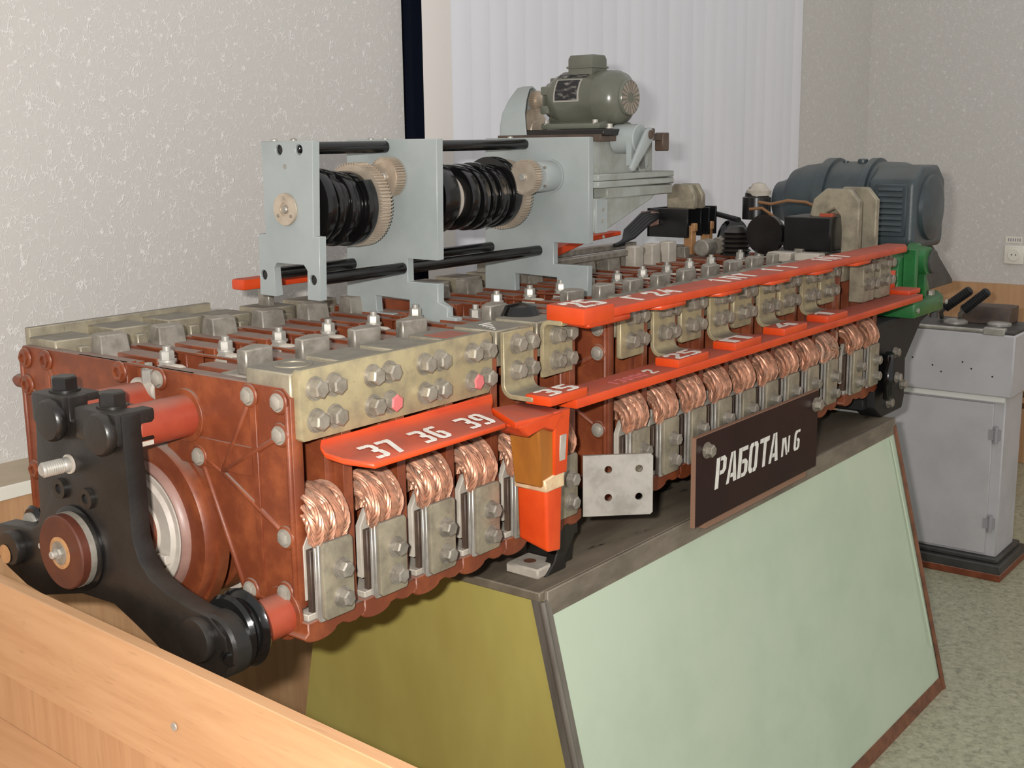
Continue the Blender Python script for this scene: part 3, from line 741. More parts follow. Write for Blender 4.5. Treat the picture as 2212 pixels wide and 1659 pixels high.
part('stud_washer', MB().cyl((-.130, .312, 1.070), (-1, 0, 0), .0135, .003, 24), 'pale_dusty', eb)
for (y, z) in ((.336, 1.032), (.274, 1.028)):
    s = part('socket_screw', MB().ring((-.130, y, z), (-1, 0, 0), .007, .0145, .006, 28), 'black_paint', eb)
    part('screw_recess', MB().cyl((-.130, y, z), (-1, 0, 0), .0072, .002, 6), 'dark_slot', s)
part('rivet', MB().cyl((-.130, .405, .935), (-1, 0, 0), .004, .001, 14), 'zinc', eb)
hub = part('hub_disc', MB().lathe([(0, .050), (.002, .052), (.02, .052), (.022, .050), (.022, 0)], (-.136, DY, DZ), (-1, 0, 0), 56), 'hub_brown', eb)
part('hub_flange', MB().lathe([(-.004, .03), (-.004, .058), (.0, .060), (.004, .060), (.006, .0525)], (-.130, DY, DZ), (-1, 0, 0), 56), 'black_gloss', eb)
part('hub_band', MB().cyl((-.136, DY, DZ), (-1, 0, 0), .0527, .009, 56), 'steel', eb)
part('hub_washer', MB().cyl((-.158, DY, DZ), (-1, 0, 0), .0225, .0015, 40), 'washer_orange', hub)
part('hub_washer', MB().cyl((-.1595, DY, DZ), (-1, 0, 0), .0165, .0012, 36), 'steel', hub)
part('hub_screw', MB().cyl((-.1605, DY, DZ), (-1, 0, 0), .0075, .004, 6).cyl((-.1645, DY, DZ), (-1, 0, 0), .0055, .008, 18, .001), 'zinc', hub)

# feet on the stand
ft = part('foot', MB().prism([(.552, ZT), (.612, ZT), (.612, ZT+.02), (.640, ZT+.055), (.640, .872), (.600, .872), (.594, ZT+.05), (.578, ZT+.02)], 'y', .012, .032).box(.60, .66, .02, .09, ZT+.05, .873).box(.600, .655, .028, .09, ZT, ZT+.052), 'black_paint', bank, .002)
part('foot_plate', MB().box(.535, .60, .016, .085, ZT, ZT+.018), 'pale_dusty', ft, .003)
part('foot_hole', MB().cyl((.565, .055, ZT+.0181), (0, 0, 1), .011, .0004, 24), 'rust_trim', ft)
eb2 = part('far_end_bracket', MB().prism([(2.03, ZT), (2.175, ZT), (2.19, ZT+.03), (2.185, .90), (2.29, .985), (2.40, 1.01), (2.40, 1.02), (1.975, 1.02), (1.975, .80)], 'y', .0, .06).box(1.95, 2.06, .02, .62, ZT+.03, ZT+.06), 'rubber', bank, .003)
for (x, z) in ((2.10, .93), (2.12, .86), (2.07, .80), (2.16, .835)): inst('bolt', B_CLAMP, eb2, (x, -.0005, z))
part('end_bracket', MB().box(2.066, 2.085, .06, .60, ZT, 1.14), 'black_paint', bank, .003)
part('rear_foot', MB().box(.60, .66, .40, .46, ZT, .874), 'black_paint', bank, .003)
part('guide_wheel', MB().lathe([(0, .02), (0, .060), (.006, .064), (.016, .064), (.022, .060), (.022, .02)], (2.00, -.012, .884), (.35, -.94, 0), 40), 'black_gloss', bank)

# ---- red bus bars
lower = part('busbar', MB().box(.49, 2.02, -.096, -.030, 1.083, 1.099), 'red_paint', bank, .003, 2, label='lower long red bus bar')
upper = part('busbar', MB().prism([(.55, -.092), (1.90, -.092), (1.95, -.07), (1.95, -.022), (.54, -.022)], 'z', 1.214, 1.229), 'red_paint', bank, .003, 2, label='upper long red bus bar')
for k in sorted(DOWN):
    xc = SEC[k]
    d0, d1 = (-.045, .055) if k == 4 else (-.105, .005)
    part('bar_pad', MB().box(xc+d0, xc+d1, -.095, -.046, 1.098, 1.114), 'red_paint', lower, .004, 2)
for k in (6, 8, 10, 12, 14): part('bar_tab', MB().prism([(SEC[k]-.05, -.090), (SEC[k]+.032, -.090), (SEC[k]+.04, -.06), (SEC[k]-.06, -.06)], 'z', 1.206, 1.215), 'red_paint', upper, .002)
part('bar_tab', MB().prism([(.53, -.090), (.655, -.090), (.665, -.06), (.54, -.03)], 'z', 1.203, 1.215), 'red_paint', upper, .003)
part('bar_tab', MB().prism([(.512, -.094), (.60, -.094), (.612, -.016), (.53, -.008)], 'z', 1.209, 1.237), 'red_paint', upper, .005, 2)
part('bar_tab', MB().box(1.98, 2.06, -.075, -.015, 1.097, 1.110).box(1.985, 2.03, -.02, -.005, 1.105, 1.155), 'red_paint', lower, .003, 2)
top = lambda z: (lambda a, b, h: (a, b, z+h))
# digits read from the front: u along +x, v along +y
lettering('number', [('3', SEC[4]-.036, -.090, .034, .038, .1), ('5', SEC[4]+.010, -.090, .034, .038, .1)], top(1.114), 'white_paint', lower)
lettering('number', [('2', .528, -.086, .030, .060, .1), ('5', .566, -.086, .030, .060, .1)], top(1.237), 'white_paint', upper)
for k, chs in ((7, '25'), (9, 'П'), (11, '4'), (13, '1')):
    w_ = .04 if len(chs) == 2 else .07
    lettering('number', [(c_, SEC[k]-.098+.048*i_, -.091, w_, .038, .1) for i_, c_ in enumerate(chs)], top(1.114), 'white_paint', lower)
for c_, u_, m_ in (('1', .62, 0), ('3', .642, 0), ('О', .664, 0), ('П', .686, 0), ('О', .708, 0), ('2', .735, 1)):
    lettering('number', [(c_, u_, -.084, .015+.006*m_, .022+.006*m_, .2)], top(1.0992), 'white_paint' if m_ else 'pink_paint', lower)
for c_, u_ in (('Г', .70), ('2', .762), ('4', .805), ('1', 1.0), ('П', 1.05), ('Т', 1.10), ('1', 1.22), ('1', 1.29), ('1', 1.46), ('П', 1.50), ('1', 1.56)):
    lettering('number', [(c_, u_, -.082, .032, .05, .2)], top(1.2292), 'white_paint', upper)
# short bent red tray below the long plate
def tray():
    mb = MB(); prof = [(-.006, 1.116), (-.010, 1.108), (-.022, 1.101), (-.050, 1.097), (-.090, 1.094)]
    lo_ = [(y-.002, z-.008) for y, z in prof]
    n = len(prof); A = []; B = []
    xs0 = [.034, .028, .026, .030, .046]; xs1 = [.392, .388, .37, .34, .318]
    vs = [(xs0[i], *prof[i]) for i in range(n)]+[(xs1[i], *prof[i]) for i in range(n)]+[(xs0[i], *lo_[i]) for i in range(n)]+[(xs1[i], *lo_[i]) for i in range(n)]
    fs = []
    for i in range(n-1):
        fs.append((i, i+1, n+i+1, n+i)); fs.append((2*n+i, 3*n+i, 3*n+i+1, 2*n+i+1))
        fs.append((i, 2*n+i, 2*n+i+1, i+1)); fs.append((n+i, n+i+1, 3*n+i+1, 3*n+i))
    fs.append((0, n, 3*n, 2*n)); fs.append((n-1, 3*n-1, 4*n-1, 2*n-1))
    mb._add(vs, fs); return mb
trp = part('bus_tray', tray(), 'red_paint', bank, .002, label='short bent red bus strip with three numbers')
def trayf(a, b, h):
    t = (b+.09)/.068; return (a, b, 1.094+.0072*max(0, min(1.2, t))+.0010+h)
lettering('number', [('3', .062, -.084, .026, .048, .15), ('7', .094, -.084, .026, .048, .15), ('3', .158, -.082, .024, .046, .15), ('6', .188, -.082, .026, .046, .15), ('3', .256, -.080, .024, .044, .15), ('9', .287, -.080, .026, .044, .15)], trayf, 'white_paint', trp)
# elbow, sleeve and wrapped lead in front of the fifth braid
el = MB()
el.hexa([(.33, -.098, 1.082), (.455, -.098, 1.076), (.465, -.020, 1.080), (.36, -.030, 1.090)], [(.33, -.098, 1.094), (.455, -.098, 1.088), (.465, -.020, 1.092), (.36, -.030, 1.102)])
lead = part('wrapped_lead', el, 'red_paint', bank, .004, 2, label='bent lead with a red wrapped end')
part('lead_strap', MB().hexa([(.441, -.088, .985), (.474, -.088, .985), (.474, -.080, .985), (.441, -.080, .985)], [(.428, -.098, 1.09), (.470, -.098, 1.09), (.470, -.088, 1.09), (.428, -.088, 1.09)]), 'red_paint', lead, .002)
part('lead_fold', MB().prism([(.335, 1.086), (.36, 1.064), (.40, 1.070), (.425, 1.060), (.45, 1.084), (.45, 1.09)], 'y', -.099, -.05), 'red_paint', lead, .003)
part('lead_sleeve', MB().hexa([(.413, -.083, .972), (.462, -.083, .972), (.462, -.030, .972), (.413, -.030, .972)], [(.392, -.093, 1.086), (.450, -.093, 1.086), (.450, -.034, 1.086), (.392, -.034, 1.086)]), 'brown_sleeve', lead, .003)
part('lead_paper', MB().hexa([(.452, -.086, .98), (.470, -.086, .98), (.470, -.078, .98), (.452, -.078, .98)], [(.446, -.0965, 1.05), (.462, -.0965, 1.05), (.462, -.086, 1.05), (.446, -.086, 1.05)]), 'pale_dusty', lead, .001)
part('lead_tape', MB().hexa([(.4185, -.0885, .964), (.4665, -.0885, .964), (.4685, -.027, .964), (.4185, -.027, .964)], [(.4155, -.0875, .984), (.4675, -.0875, .992), (.4685, -.027, .988), (.4155, -.027, .982)]), 'tape', lead, .002)
part('lead_wrap', MB().hexa([(.424, -.086, .866), (.460, -.086, .860), (.464, -.029, .874), (.424, -.029, .880)], [(.420, -.087, .974), (.464, -.087, .974), (.467, -.029, .974), (.420, -.029, .974)]), 'red_paint', lead, .006, 3)
# terminal plate with four holes, turned out of the row
hc = []
W_, H_ = .118, .105
for u in (.36, .80):
    for v in (.30, .76): hc.append([(u*W_+.0065*math.cos(2*PI*i/16), v*H_+.0065*math.sin(2*PI*i/16)) for i in range(16)])
mb = MB().prism_h([(0, 0), (W_-.004, 0), (W_, .004), (W_, H_-.004), (W_-.004, H_), (0, H_)], hc, 'z', 0, .006)
ang = math.atan2(-.113+.040, .656-.587)
dirv = Vector((math.cos(ang), math.sin(ang), 0))
nrm = Vector((-math.sin(ang), math.cos(ang), 0))
mb.v = [tuple(Vector((.588, -.040, .874))+dirv*p[0]+Vector((0, 0, 1))*p[1]-nrm*p[2]*-1) for p in mb.v]
part('hole_plate', mb, 'zinc', bank, 0, label='bright angled terminal plate with four holes')

# ------------------------------------------------------------------ rear contactor gear at the far end
def horn(x, y0, sc=1.0, zb=1.10, right=True):
    s = sc
    out = [(y0, zb), (y0, 1.335), (y0+.026*s, 1.366), (y0+.086*s, 1.366), (y0+.118*s, 1.340), (y0+.128*s, 1.300), (y0+.098*s, 1.284), (y0+.086*s, 1.305), (y0+.064*s, 1.318), (y0+.048*s, 1.300), (y0+.044*s, 1.26), (y0+.044*s, zb)]
    return MB().prism(out, 'x', x, x+.022)
for x, y0, g in ((1.835, .006, 0), (1.945, .006, 0)):
    h = part('horn_plate', horn(x, y0), 'tinned', bank, .003)
    part('horn_tip', MB().box(x-.004, x+.018, y0+.066, y0+.10, 1.286, 1.306), 'red_tube', h, .002)
part('chute_box', MB().box(1.80, 1.93, .062, .185, 1.215, 1.298), 'black_plastic', bank, .003)
cbx = part('chute_box', MB().box(1.755, 1.765, .432, .55, 1.238, 1.312).box(1.755, 1.93, .545, .553, 1.238, 1.312).box(1.92, 1.928, .44, .55, 1.238, 1.312).box(1.84, 1.848, .44, .55, 1.238, 1.31).box(1.885, 1.892, .44, .55, 1.238, 1.31), 'black_plastic', bank, .001)
for x in (1.815, 1.905): part('contact_post', MB().box(x-.012, x+.012, .445, .47, 1.19, 1.265).box(x-.008, x+.010, .440, .452, 1.25, 1.272), 'washer_orange', cbx, .002)
for x in (1.79, 1.83): part('horn_plate', MB().prism([(.432, 1.31), (.432, 1.345), (.450, 1.374), (.495, 1.374), (.515, 1.35), (.515, 1.31)], 'x', x, x+.02), 'tinned', bank, .003)
part('coil_block', MB().box(1.715, 1.755, .515, .55, 1.268, 1.306), 'drum_ring', bank, .003)
part('link_arm', MB().prism([(1.20, 1.225), (1.36, 1.255), (1.50, 1.262), (1.50, 1.272), (1.34, 1.27), (1.19, 1.245)], 'y', .47, .50), 'red_paint', bank, .002)
part('rail_bar', MB().box(1.08, 1.62, .45, .47, 1.212, 1.226).box(1.14, 1.62, .50, .53, 1.222, 1.236), 'steel', bank, .002)
for i, x in enumerate((1.52, 1.60, 1.68)): part('post', MB().box(x-.02, x+.02, .43, .46, 1.16, 1.235), 'pale_dusty', bank, .003)
for x in (1.77, 1.86): part('roller', MB().cyl((x, .40, 1.212), (1, 0, 0), .022, .05, 24, .003), 'steel', bank)
part('wheel', MB().lathe([(0, .0), (0, .05), (.006, .056), (.014, .056), (.02, .05), (.02, 0)], (1.95, .41, 1.222), (-.3, -.95, 0), 40), 'black_gloss', bank)
coil = part('coil', MB().lathe([(0, .02)]+[(z*.012+j*.006, .030+.008*(j == 0)) for z in range(6) for j in (0, 1)]+[(.075, .02)], (1.86, .345, 1.19), (0, 0, 1), 28), 'black_plastic', bank)
part('coil_can', MB().lathe([(0, .036), (.055, .036), (.058, .030), (.066, .030), (.07, .024), (.08, .02), (.086, 0)], (1.86, .29, 1.285), (0, 0, 1), 28), 'black_plastic', coil)
part('coil_cap', MB().lathe([(0, .03), (.012, .032), (.02, .022), (.03, .016), (.034, 0)], (1.86, .285, 1.345), (0, 0, 1), 24), 'pale_dusty', coil)
part('coil_wheel', MB().lathe([(0, .0), (0, .05), (.02, .05), (.02, 0)], (1.835, .245, 1.25), (-1, 0, 0), 36), 'black_gloss', coil)
mb = MB(); mb.tube([(1.83, .27, 1.33), (1.84, .24, 1.325), (1.85, .20, 1.334), (1.87, .16, 1.33), (1.89, .12, 1.31)], .004, 8); mb.tube([(1.82, .29, 1.312), (1.83, .26, 1.315), (1.83, .235, 1.30), (1.835, .22, 1.285)], .004, 8)
part('wire', mb, 'cable_brown', coil)
part('cross_cable', MB().tube([(1.93, .52, 1.295), (1.94, .45, 1.29), (1.92, .40, 1.283), (1.88, .35, 1.28)], .007, 10), 'rubber', bank)
part('knob', MB().lathe([(0, .0), (.0, .02), (.02, .034), (.036, .026), (.042, 0)], (.586, .085, 1.185), (0, 0, 1), 32), 'black_gloss', bank)
for i_ in range(5): part('lead_wire', MB().tube([(1.50+.01*i_, .49, 1.235), (1.58, .485+.006*i_, 1.25+.004*i_), (1.68, .50+.006*i_, 1.28+.005*i_), (1.76, .52, 1.29+.004*i_)], .005, 8), 'rubber', bank)
part('rear_busbar', MB().box(.40, 1.25, .565, .60, 1.234, 1.254), 'red_paint', bank, .005, 2)
for x in (.46, 1.1): part('rear_busbar_stay', MB().box(x, x+.015, .57, .60, 1.19, 1.236), 'steel', bank, .002)
for (y0, y1) in ((.03, .09), (.10, .16)): part('spacer_block', MB().box(1.66, 1.70, y0, y1, 1.20, 1.222), 'pale_dusty', bank, .002)

# ------------------------------------------------------------------ grey cam switch unit
unit = thing('cam_switch_unit', 'pale grey three plate cam unit standing on the contactor bank', 'machine unit', (.68, .37, 1.184))
part('side_plate', MB().prism_h([(.456, 1.496), (.456, 1.342), (.474, 1.342), (.478, 1.237), (.437, 1.237), (.440, 1.285), (.432, 1.294), (.366, 1.294), (.358, 1.285), (.360, 1.236), (.330, 1.236), (.326, 1.342), (.340, 1.342), (.332, 1.496)],
    [[(y+.0085*math.cos(2*PI*i/16), z+.0085*math.sin(2*PI*i/16)) for i in range(16)] for y, z in ((.413, 1.482), (.365, 1.482), (.345, 1.270), (.466, 1.272))], 'x', .362, .378), 'grey_paint', unit, .0008)
sp2 = part('side_plate', MB().prism([(.474, 1.497), (.257, 1.497), (.261, 1.288), (.333, 1.288), (.333, 1.247), (.262, 1.247), (.263, 1.215), (.242, 1.206), (.242, 1.190), (.222, 1.190), (.222, 1.178), (.331, 1.178), (.331, 1.214), (.414, 1.217), (.412, 1.186), (.372, 1.186), (.372, 1.178), (.49, 1.178)], 'x', .580, .597), 'grey_paint', unit, .001)
sp3 = part('side_plate', MB().prism([(.480, 1.497), (.220, 1.497), (.220, 1.288), (.307, 1.288), (.307, 1.244), (.222, 1.244), (.224, 1.178), (.299, 1.178), (.299, 1.217), (.406, 1.220), (.406, 1.184), (.37, 1.184), (.37, 1.176), (.487, 1.176)], 'x', .990, 1.006), 'grey_paint', unit, .001)
rod = lambda y, z, x0, x1, r=.0105: part('tie_rod', MB().cyl((x0, y, z), (1, 0, 0), r, x1-x0, 20, .001), 'black_gloss', unit)
for (y, z) in ((.345, 1.270), (.470, 1.272), (.378, 1.484)): rod(y, z, .3665, .582); rod(y, z, .595, .992)
rod(.413, 1.484, .3665, .582); rod(.413, 1.484, .595, .992)
for x, ys in ((.370, (.432, .385)), (.588, (.42, .385)), (.998, (.42,))):
    for y in ys: part('top_screw', MB().lathe([(0, .006), (.002, .006), (.004, .003)], (x, y, 1.4965), (0, 0, 1), 14), 'zinc', unit)
CY, CZ = .403, 1.385
bsh = part('bushing', MB().lathe([(0, .013), (0, .026), (.003, .027), (.004, .0265)], (.362, CY-.003, CZ), (-1, 0, 0), 36).ring((.359, CY-.003, CZ), (-1, 0, 0), .011, .0265, .003, 36), 'gear_metal', unit)
part('shaft_end', MB().cyl((.362, CY-.003, CZ), (-1, 0, 0), .007, .008, 20, .0015), 'steel', bsh)
for a in (90, 215, 325): part('screw', MB().cyl((.356, CY-.003+.019*math.cos(math.radians(a)), CZ+.019*math.sin(math.radians(a))), (-1, 0, 0), .0028, .0012, 12), 'steel', bsh)
part('plate_mark', MB().cyl((.3618, .400, 1.455), (-1, 0, 0), .004, .001, 14), 'zinc', bsh)
shaft = part('cam_shaft', MB().cyl((.376, CY, CZ), (1, 0, 0), .02, .62, 24), 'gear_metal', unit)
def cam(x0, w, f, mat='black_gloss', lip=.002):
    mb = MB(); n = 64; prof = [(CY+f(2*PI*i/n)*math.cos(2*PI*i/n), CZ+f(2*PI*i/n)*math.sin(2*PI*i/n)) for i in range(n)]
    mb.prism(prof, 'x', x0, x0+w); return part('cam_disc', mb, mat, shaft, lip, 2, angle=30)
step = lambda a, lo, hi, r0, r1: r1 if lo < (a % (2*PI)) < hi else r0
part('cam_hub', MB().lathe([(0, .018), (0, .040), (.003, .042), (.012, .042), (.014, .048), (.02, .048)], (.379, CY, CZ), (1, 0, 0), 40), 'drum_white', shaft)
cam(.394, .022, lambda a: .070+.004*math.cos(a-1.2))
cam(.416, .012, lambda a: .058)
cam(.430, .014, lambda a: step(a, 2.2, 4.3, .066, .060))
cam(.445, .012, lambda a: .056+.003*math.sin(3*a))
cam(.458, .015, lambda a: step(a, 1.0, 4.2, .069, .061))
cam(.474, .013, lambda a: .058)
cam(.489, .022, lambda a: step(a, .5, 2.4, .071, .059))
part('cam_gear', MB().gear((.518, CY, CZ), (1, 0, 0), .073, .026, 72, .004), 'gear_metal', shaft)
g = part('pinion_gear', MB().gear((.556, .362, 1.432), (1, 0, 0), .035, .022, 44, .0035).ring((.5545, .362, 1.432), (1, 0, 0), .024, .031, .002, 40), 'gear_metal', unit)
part('pinion_shaft', MB().cyl((.550, .362, 1.432), (1, 0, 0), .0085, .035, 24, .001), 'zinc', g)
part('cam_gear', MB().gear((.602, CY, CZ), (1, 0, 0), .066, .018, 60, .005), 'gear_metal', shaft)
cam(.622, .030, lambda a: .071+.003*math.cos(a+.6))
cam(.652, .016, lambda a: .066)
cam(.672, .012, lambda a: .074 if 3.6 < a % (2*PI) < 5.6 else .060)
cam(.690, .042, lambda a: .069+.003*math.cos(a-2.0))
part('cam_hub', MB().cyl((.730, CY, CZ), (1, 0, 0), .047, .045, 40), 'drum_white', shaft)
cam(.770, .024, lambda a: .062+.006*math.sin(a-1.4))
cam(.796, .012, lambda a: .056)
cam(.810, .018, lambda a: .064+.003*math.sin(2*a))
cam(.830, .010, lambda a: .057)
cam(.843, .016, lambda a: step(a, 2.0, 4.0, .066, .060))
cam(.862, .018, lambda a: .063+.003*math.cos(2*a+.5))
cam(.884, .014, lambda a: .062)
cam(.902, .022, lambda a: .070+.006*math.cos(a-1.5))
part('cam_gear', MB().gear((.936, CY, CZ), (1, 0, 0), .070, .022, 66, .004), 'gear_metal', shaft)
boss = part('bearing_boss', MB().lathe([(0, .018), (0, .0285), (.004, .0305), (.05, .0305), (.05, .033), (.056, .033)], (.936, .312, 1.421), (1, 0, 0), 40), 'grey_paint', unit)
for z in (-.018, .018): part('screw', MB().cyl((.9375, .288, 1.421+z), (-1, 0, 0), .003, .003, 12), 'steel', boss)
g = part('pinion_gear', MB().gear((.905, .318, 1.421), (1, 0, 0), .034, .02, 40, .004), 'gear_metal', boss)
part('pinion_shaft', MB().cyl((.900, .318, 1.421), (1, 0, 0), .007, .04, 24, .001), 'zinc', boss)
# gear case behind the third plate
case = part('gear_case', MB().box(1.006, 1.232, .222, .45, 1.423, 1.492), 'grey_worn', unit, .003, 2)
part('case_flange', MB().box(1.006, 1.300, .208, .47, 1.411, 1.424).box(1.006, 1.300, .208, .47, 1.397, 1.410), 'grey_worn', unit, .002)
part('case_flange', MB().box(1.044, 1.300, .212, .46, 1.375, 1.396), 'grey_worn', unit, .002)
for y in (.216, .42): part('bracket', MB().prism([(1.005, 1.377), (1.240, 1.377), (1.225, 1.368), (1.045, 1.312), (1.005, 1.31)], 'y', y, y+.016), 'grey_worn', unit, .002)
part('bracket_rib', MB().box(1.005, 1.046, .2125, .2165, 1.308, 1.375), 'grey_paint', unit, .001)
for (x, z) in ((1.028, 1.355), (1.026, 1.332), (1.03, 1.30), (1.035, 1.404)): part('screw', MB().cyl((x, .2125, z), (0, -1, 0), .0035, .0015, 12), 'zinc', unit)
part('lid_plate', MB().box(1.006, 1.262, .204, .46, 1.488, 1.502), 'brown_dark', unit, .001)
part('lid_hook', MB().box(1.240, 1.266, .201, .222, 1.466, 1.504), 'brown_dark', unit, .002)
part('cover_plate', MB().lathe([(0, .026), (.002, .026), (.004, .022)], (1.19, .222, 1.448), (0, -1, 0), 28).box(1.172, 1.208, .218, .222, 1.43, 1.466), 'grey_worn', case)
lv = part('lever', MB().prism([(x_-.0705, z_) for x_, z_ in ((1.105, 1.436), (1.110, 1.429), (1.119, 1.430), (1.192, 1.494), (1.190, 1.507), (1.176, 1.515), (1.162, 1.508))], 'y', .150, .158), 'grey_paint', unit, .003, 2)
part('lever_pivot', MB().ring((1.1055, .150, 1.500), (0, -1, 0), .005, .009, .003, 24).cyl((1.1055, .222, 1.5), (0, -1, 0), .007, .074, 16), 'brown_dark', lv)
part('drum_cover', MB().cyl((1.092, .165, 1.492), (0, 1, 0), .029, .056, 36, .002).box(1.063, 1.074, .168, .180, 1.440, 1.492), 'grey_paint', unit)
# motor platform, gear guard and gears
part('platform', MB().box(1.012, 1.113, .20, .415, 1.4985, 1.512), 'black_paint', unit, .002)
part('platform', MB().box(1.112, 1.20, .196, .42, 1.4985, 1.513), 'brown_dark', unit, .002)
prof = [(1.008, 1.497), (1.009, 1.522), (1.018, 1.548), (1.040, 1.575), (1.070, 1.599), (1.088, 1.603), (1.103, 1.597), (1.112, 1.583)]
mb = MB(); n = len(prof); ins = []
for i, (x, z) in enumerate(prof):
    p0 = prof[max(0, i-1)]; p1 = prof[min(n-1, i+1)]; dx, dz = p1[0]-p0[0], p1[1]-p0[1]; L = math.hypot(dx, dz); ins.append((x+dz/L*.004, z-dx/L*.004))
yr = [.386, .390, .398, .410, .424, .428, .430, .430]
vs = [(x, yr[i], z) for i, (x, z) in enumerate(prof)]+[(x, .455, z) for x, z in prof]+[(x, yr[i], z) for i, (x, z) in enumerate(ins)]+[(x, .455, z) for x, z in ins]
fs = [(0, 2*n, 3*n, n), (n-1, 2*n-1, 4*n-1, 3*n-1)]
for i in range(n-1): fs += [(i, n+i, n+i+1, i+1), (2*n+i, 2*n+i+1, 3*n+i+1, 3*n+i), (i, i+1, 2*n+i+1, 2*n+i), (n+i, 3*n+i, 3*n+i+1, n+i+1)]
mb._add(vs, fs); mb.prism(prof+[(1.13, 1.56), (1.15, 1.497)], 'y', .4525, .4565)
part('gear_guard', mb, 'grey_paint', unit, .001)
part('drive_gear', MB().gear((1.094, .440, 1.512), (0, -1, 0), .044, .014, 60, .003).cyl((1.094, .427, 1.512), (0, -1, 0), .02, .004, 24, .002), 'gear_metal', unit)

# ------------------------------------------------------------------ small motor on the unit
mo = thing('electric_motor', 'small olive grey electric motor with round vented end on top of the cam unit', 'motor', (1.1, .30, 1.513))
MX, MZ = 1.102, 1.573
part('housing', MB().lathe([(0, .0), (.0, .016), (.003, .032), (.006, .038), (.015, .049), (.028, .0545), (.058, .0565), (.062, .0555), (.064, .0545), (.140, .0545), (.142, .056), (.150, .055), (.166, .050), (.178, .042), (.184, .037), (.190, .037), (.193, .024), (.195, 0)], (MX, .197, MZ), (0, 1, 0), 56), 'motor_green', mo, angle=50)
for (dx, dz) in ((0, .036), (-.036, -.02), (-.034, .018)): part('clamp_lug', MB().box(MX+dx-.009, MX+dx+.009, .364, .388, MZ+dz-.009, MZ+dz+.009), 'motor_green', mo, .004, 2)
part('terminal_box', MB().prism([(MX-.028, 1.615), (MX+.028, 1.615), (MX+.028, 1.652), (MX+.021, 1.660), (MX-.021, 1.660), (MX-.028, 1.652)], 'y', .270, .328).box(MX-.031, MX+.031, .267, .331, 1.633, 1.638), 'motor_green', mo, .003, 2)
part('base', MB().prism([(MX-.06, 1.513), (MX+.06, 1.513), (MX+.06, 1.524), (MX+.035, 1.530), (MX+.025, 1.545), (MX-.025, 1.545), (MX-.035, 1.530), (MX-.06, 1.524)], 'y', .230, .375), 'motor_green', mo, .003, 2)
vg = part('vent_grille', MB().lathe([(0, .036), (.003, .036), (.006, .034), (.006, .0)], (MX, .201, MZ), (0, -1, 0), 40), 'motor_green', mo)
for i in range(18):
    a = 2*PI*i/18; ca, sa = math.cos(a), math.sin(a); mb = MB(); P = []
    for r_, w_ in ((.011, .0009), (.026, .0029), (.031, .0031), (.033, .0018)): P.append((r_, w_))
    poly = [(r_*ca-w_*sa, r_*sa+w_*ca) for r_, w_ in P]+[(r_*ca+w_*sa, r_*sa-w_*ca) for r_, w_ in reversed(P)]
    mb.prism([(MX+p[0], MZ+p[1]) for p in poly], 'y', .1945, .198)
    part('vent_slot', mb, 'motor_vent', vg)
def curved_plate(y0, y1, a0, a1, r, mat, name, th=.0012):
    mb = MB(); n = 8; vs = []
    for i in range(n+1):
        a = math.radians(a0+(a1-a0)*i/n)
        for rr in (r, r+th):
            for y in (y0, y1): vs.append((MX-rr*math.cos(a), y, MZ+rr*math.sin(a)))
    fs = []
    for i in range(n):
        o = i*4; q = o+4
        fs += [(o+2, q+2, q+3, o+3), (o, o+1, q+1, q), (o, q, q+2, o+2), (o+1, o+3, q+3, q+1)]
    fs += [(0, 2, 3, 1), (n*4, n*4+1, n*4+3, n*4+2)]
    mb._add(vs, fs); return part(name, mb, mat, mo)
curved_plate(.284, .346, -6, 44, .0547, 'plate_rim', 'name_plate'); curved_plate(.288, .342, -3, 41, .0555, 'nameplate', 'name_plate')
curved_plate(.276, .348, 50, 82, .0547, 'nameplate', 'name_plate')
part('pinion', MB().gear((MX, .436, MZ), (0, -1, 0), .021, .014, 26, .003).cyl((MX, .424, MZ), (0, -1, 0), .015, .034, 24), 'gear_metal', mo)
for (x, y) in ((MX-.052, .245), (MX-.052, .365), (MX-.05, .212)): part('bolt', MB().lathe([(0, .008), (.002, .008), (.002, .006), (.009, .006)], (x, y, 1.522 if y > .22 else 1.513), (0, 0, 1), 8), 'zinc', mo)

# ------------------------------------------------------------------ big drive motor and green gearbox at the far end
gx = thing('drive_gearbox', 'green cast drive gearbox bolted to the black bracket at the far end', 'gearbox', (2.25, .1, 1.02))
part('base_flange', MB().prism([(2.11, -.045), (2.33, -.045), (2.42, .0), (2.42, .20), (2.11, .20)], 'z', 1.02, 1.062), 'green_paint', gx, .008, 2)
part('body', MB().prism([(2.10, 1.062), (2.36, 1.062), (2.33, 1.10), (2.30, 1.14), (2.29, 1.178), (2.12, 1.178), (2.10, 1.15)], 'y', .0, .18), 'green_paint', gx, .006, 2)
part('rib', MB().box(2.13, 2.15, -.035, .0, 1.06, 1.20).box(2.22, 2.235, -.03, .0, 1.06, 1.15), 'green_paint', gx, .003)
part('boss', MB().lathe([(0, .045), (.02, .045), (.024, .038), (.05, .036)], (2.21, .01, 1.165), (0, -1, 0), 32), 'green_paint', gx)
part('boss_cap', MB().cyl((2.235, -.03, 1.16), (0, -1, 0), .032, .018, 28, .003), 'cab_dark', gx)
part('lower_housing', MB().box(2.22, 2.30, .062, .12, .86, 1.021), 'green_paint', gx, .006, 2)
part('lower_cap', MB().box(2.215, 2.31, .058, .125, .83, .865), 'cab_dark', gx, .004)
for (x, z) in ((2.155, 1.10), (2.27, 1.09), (2.13, 1.04), (2.35, 1.04)): inst('bolt', B_SMALL, gx, (x, -.045 if z < 1.06 else .0, z))
for x in (2.14, 2.30): part('stud_bolt', MB().lathe([(0, .010), (.012, .010), (.014, .007)], (x, -.02, 1.062), (0, 0, 1), 6), 'steel', gx)
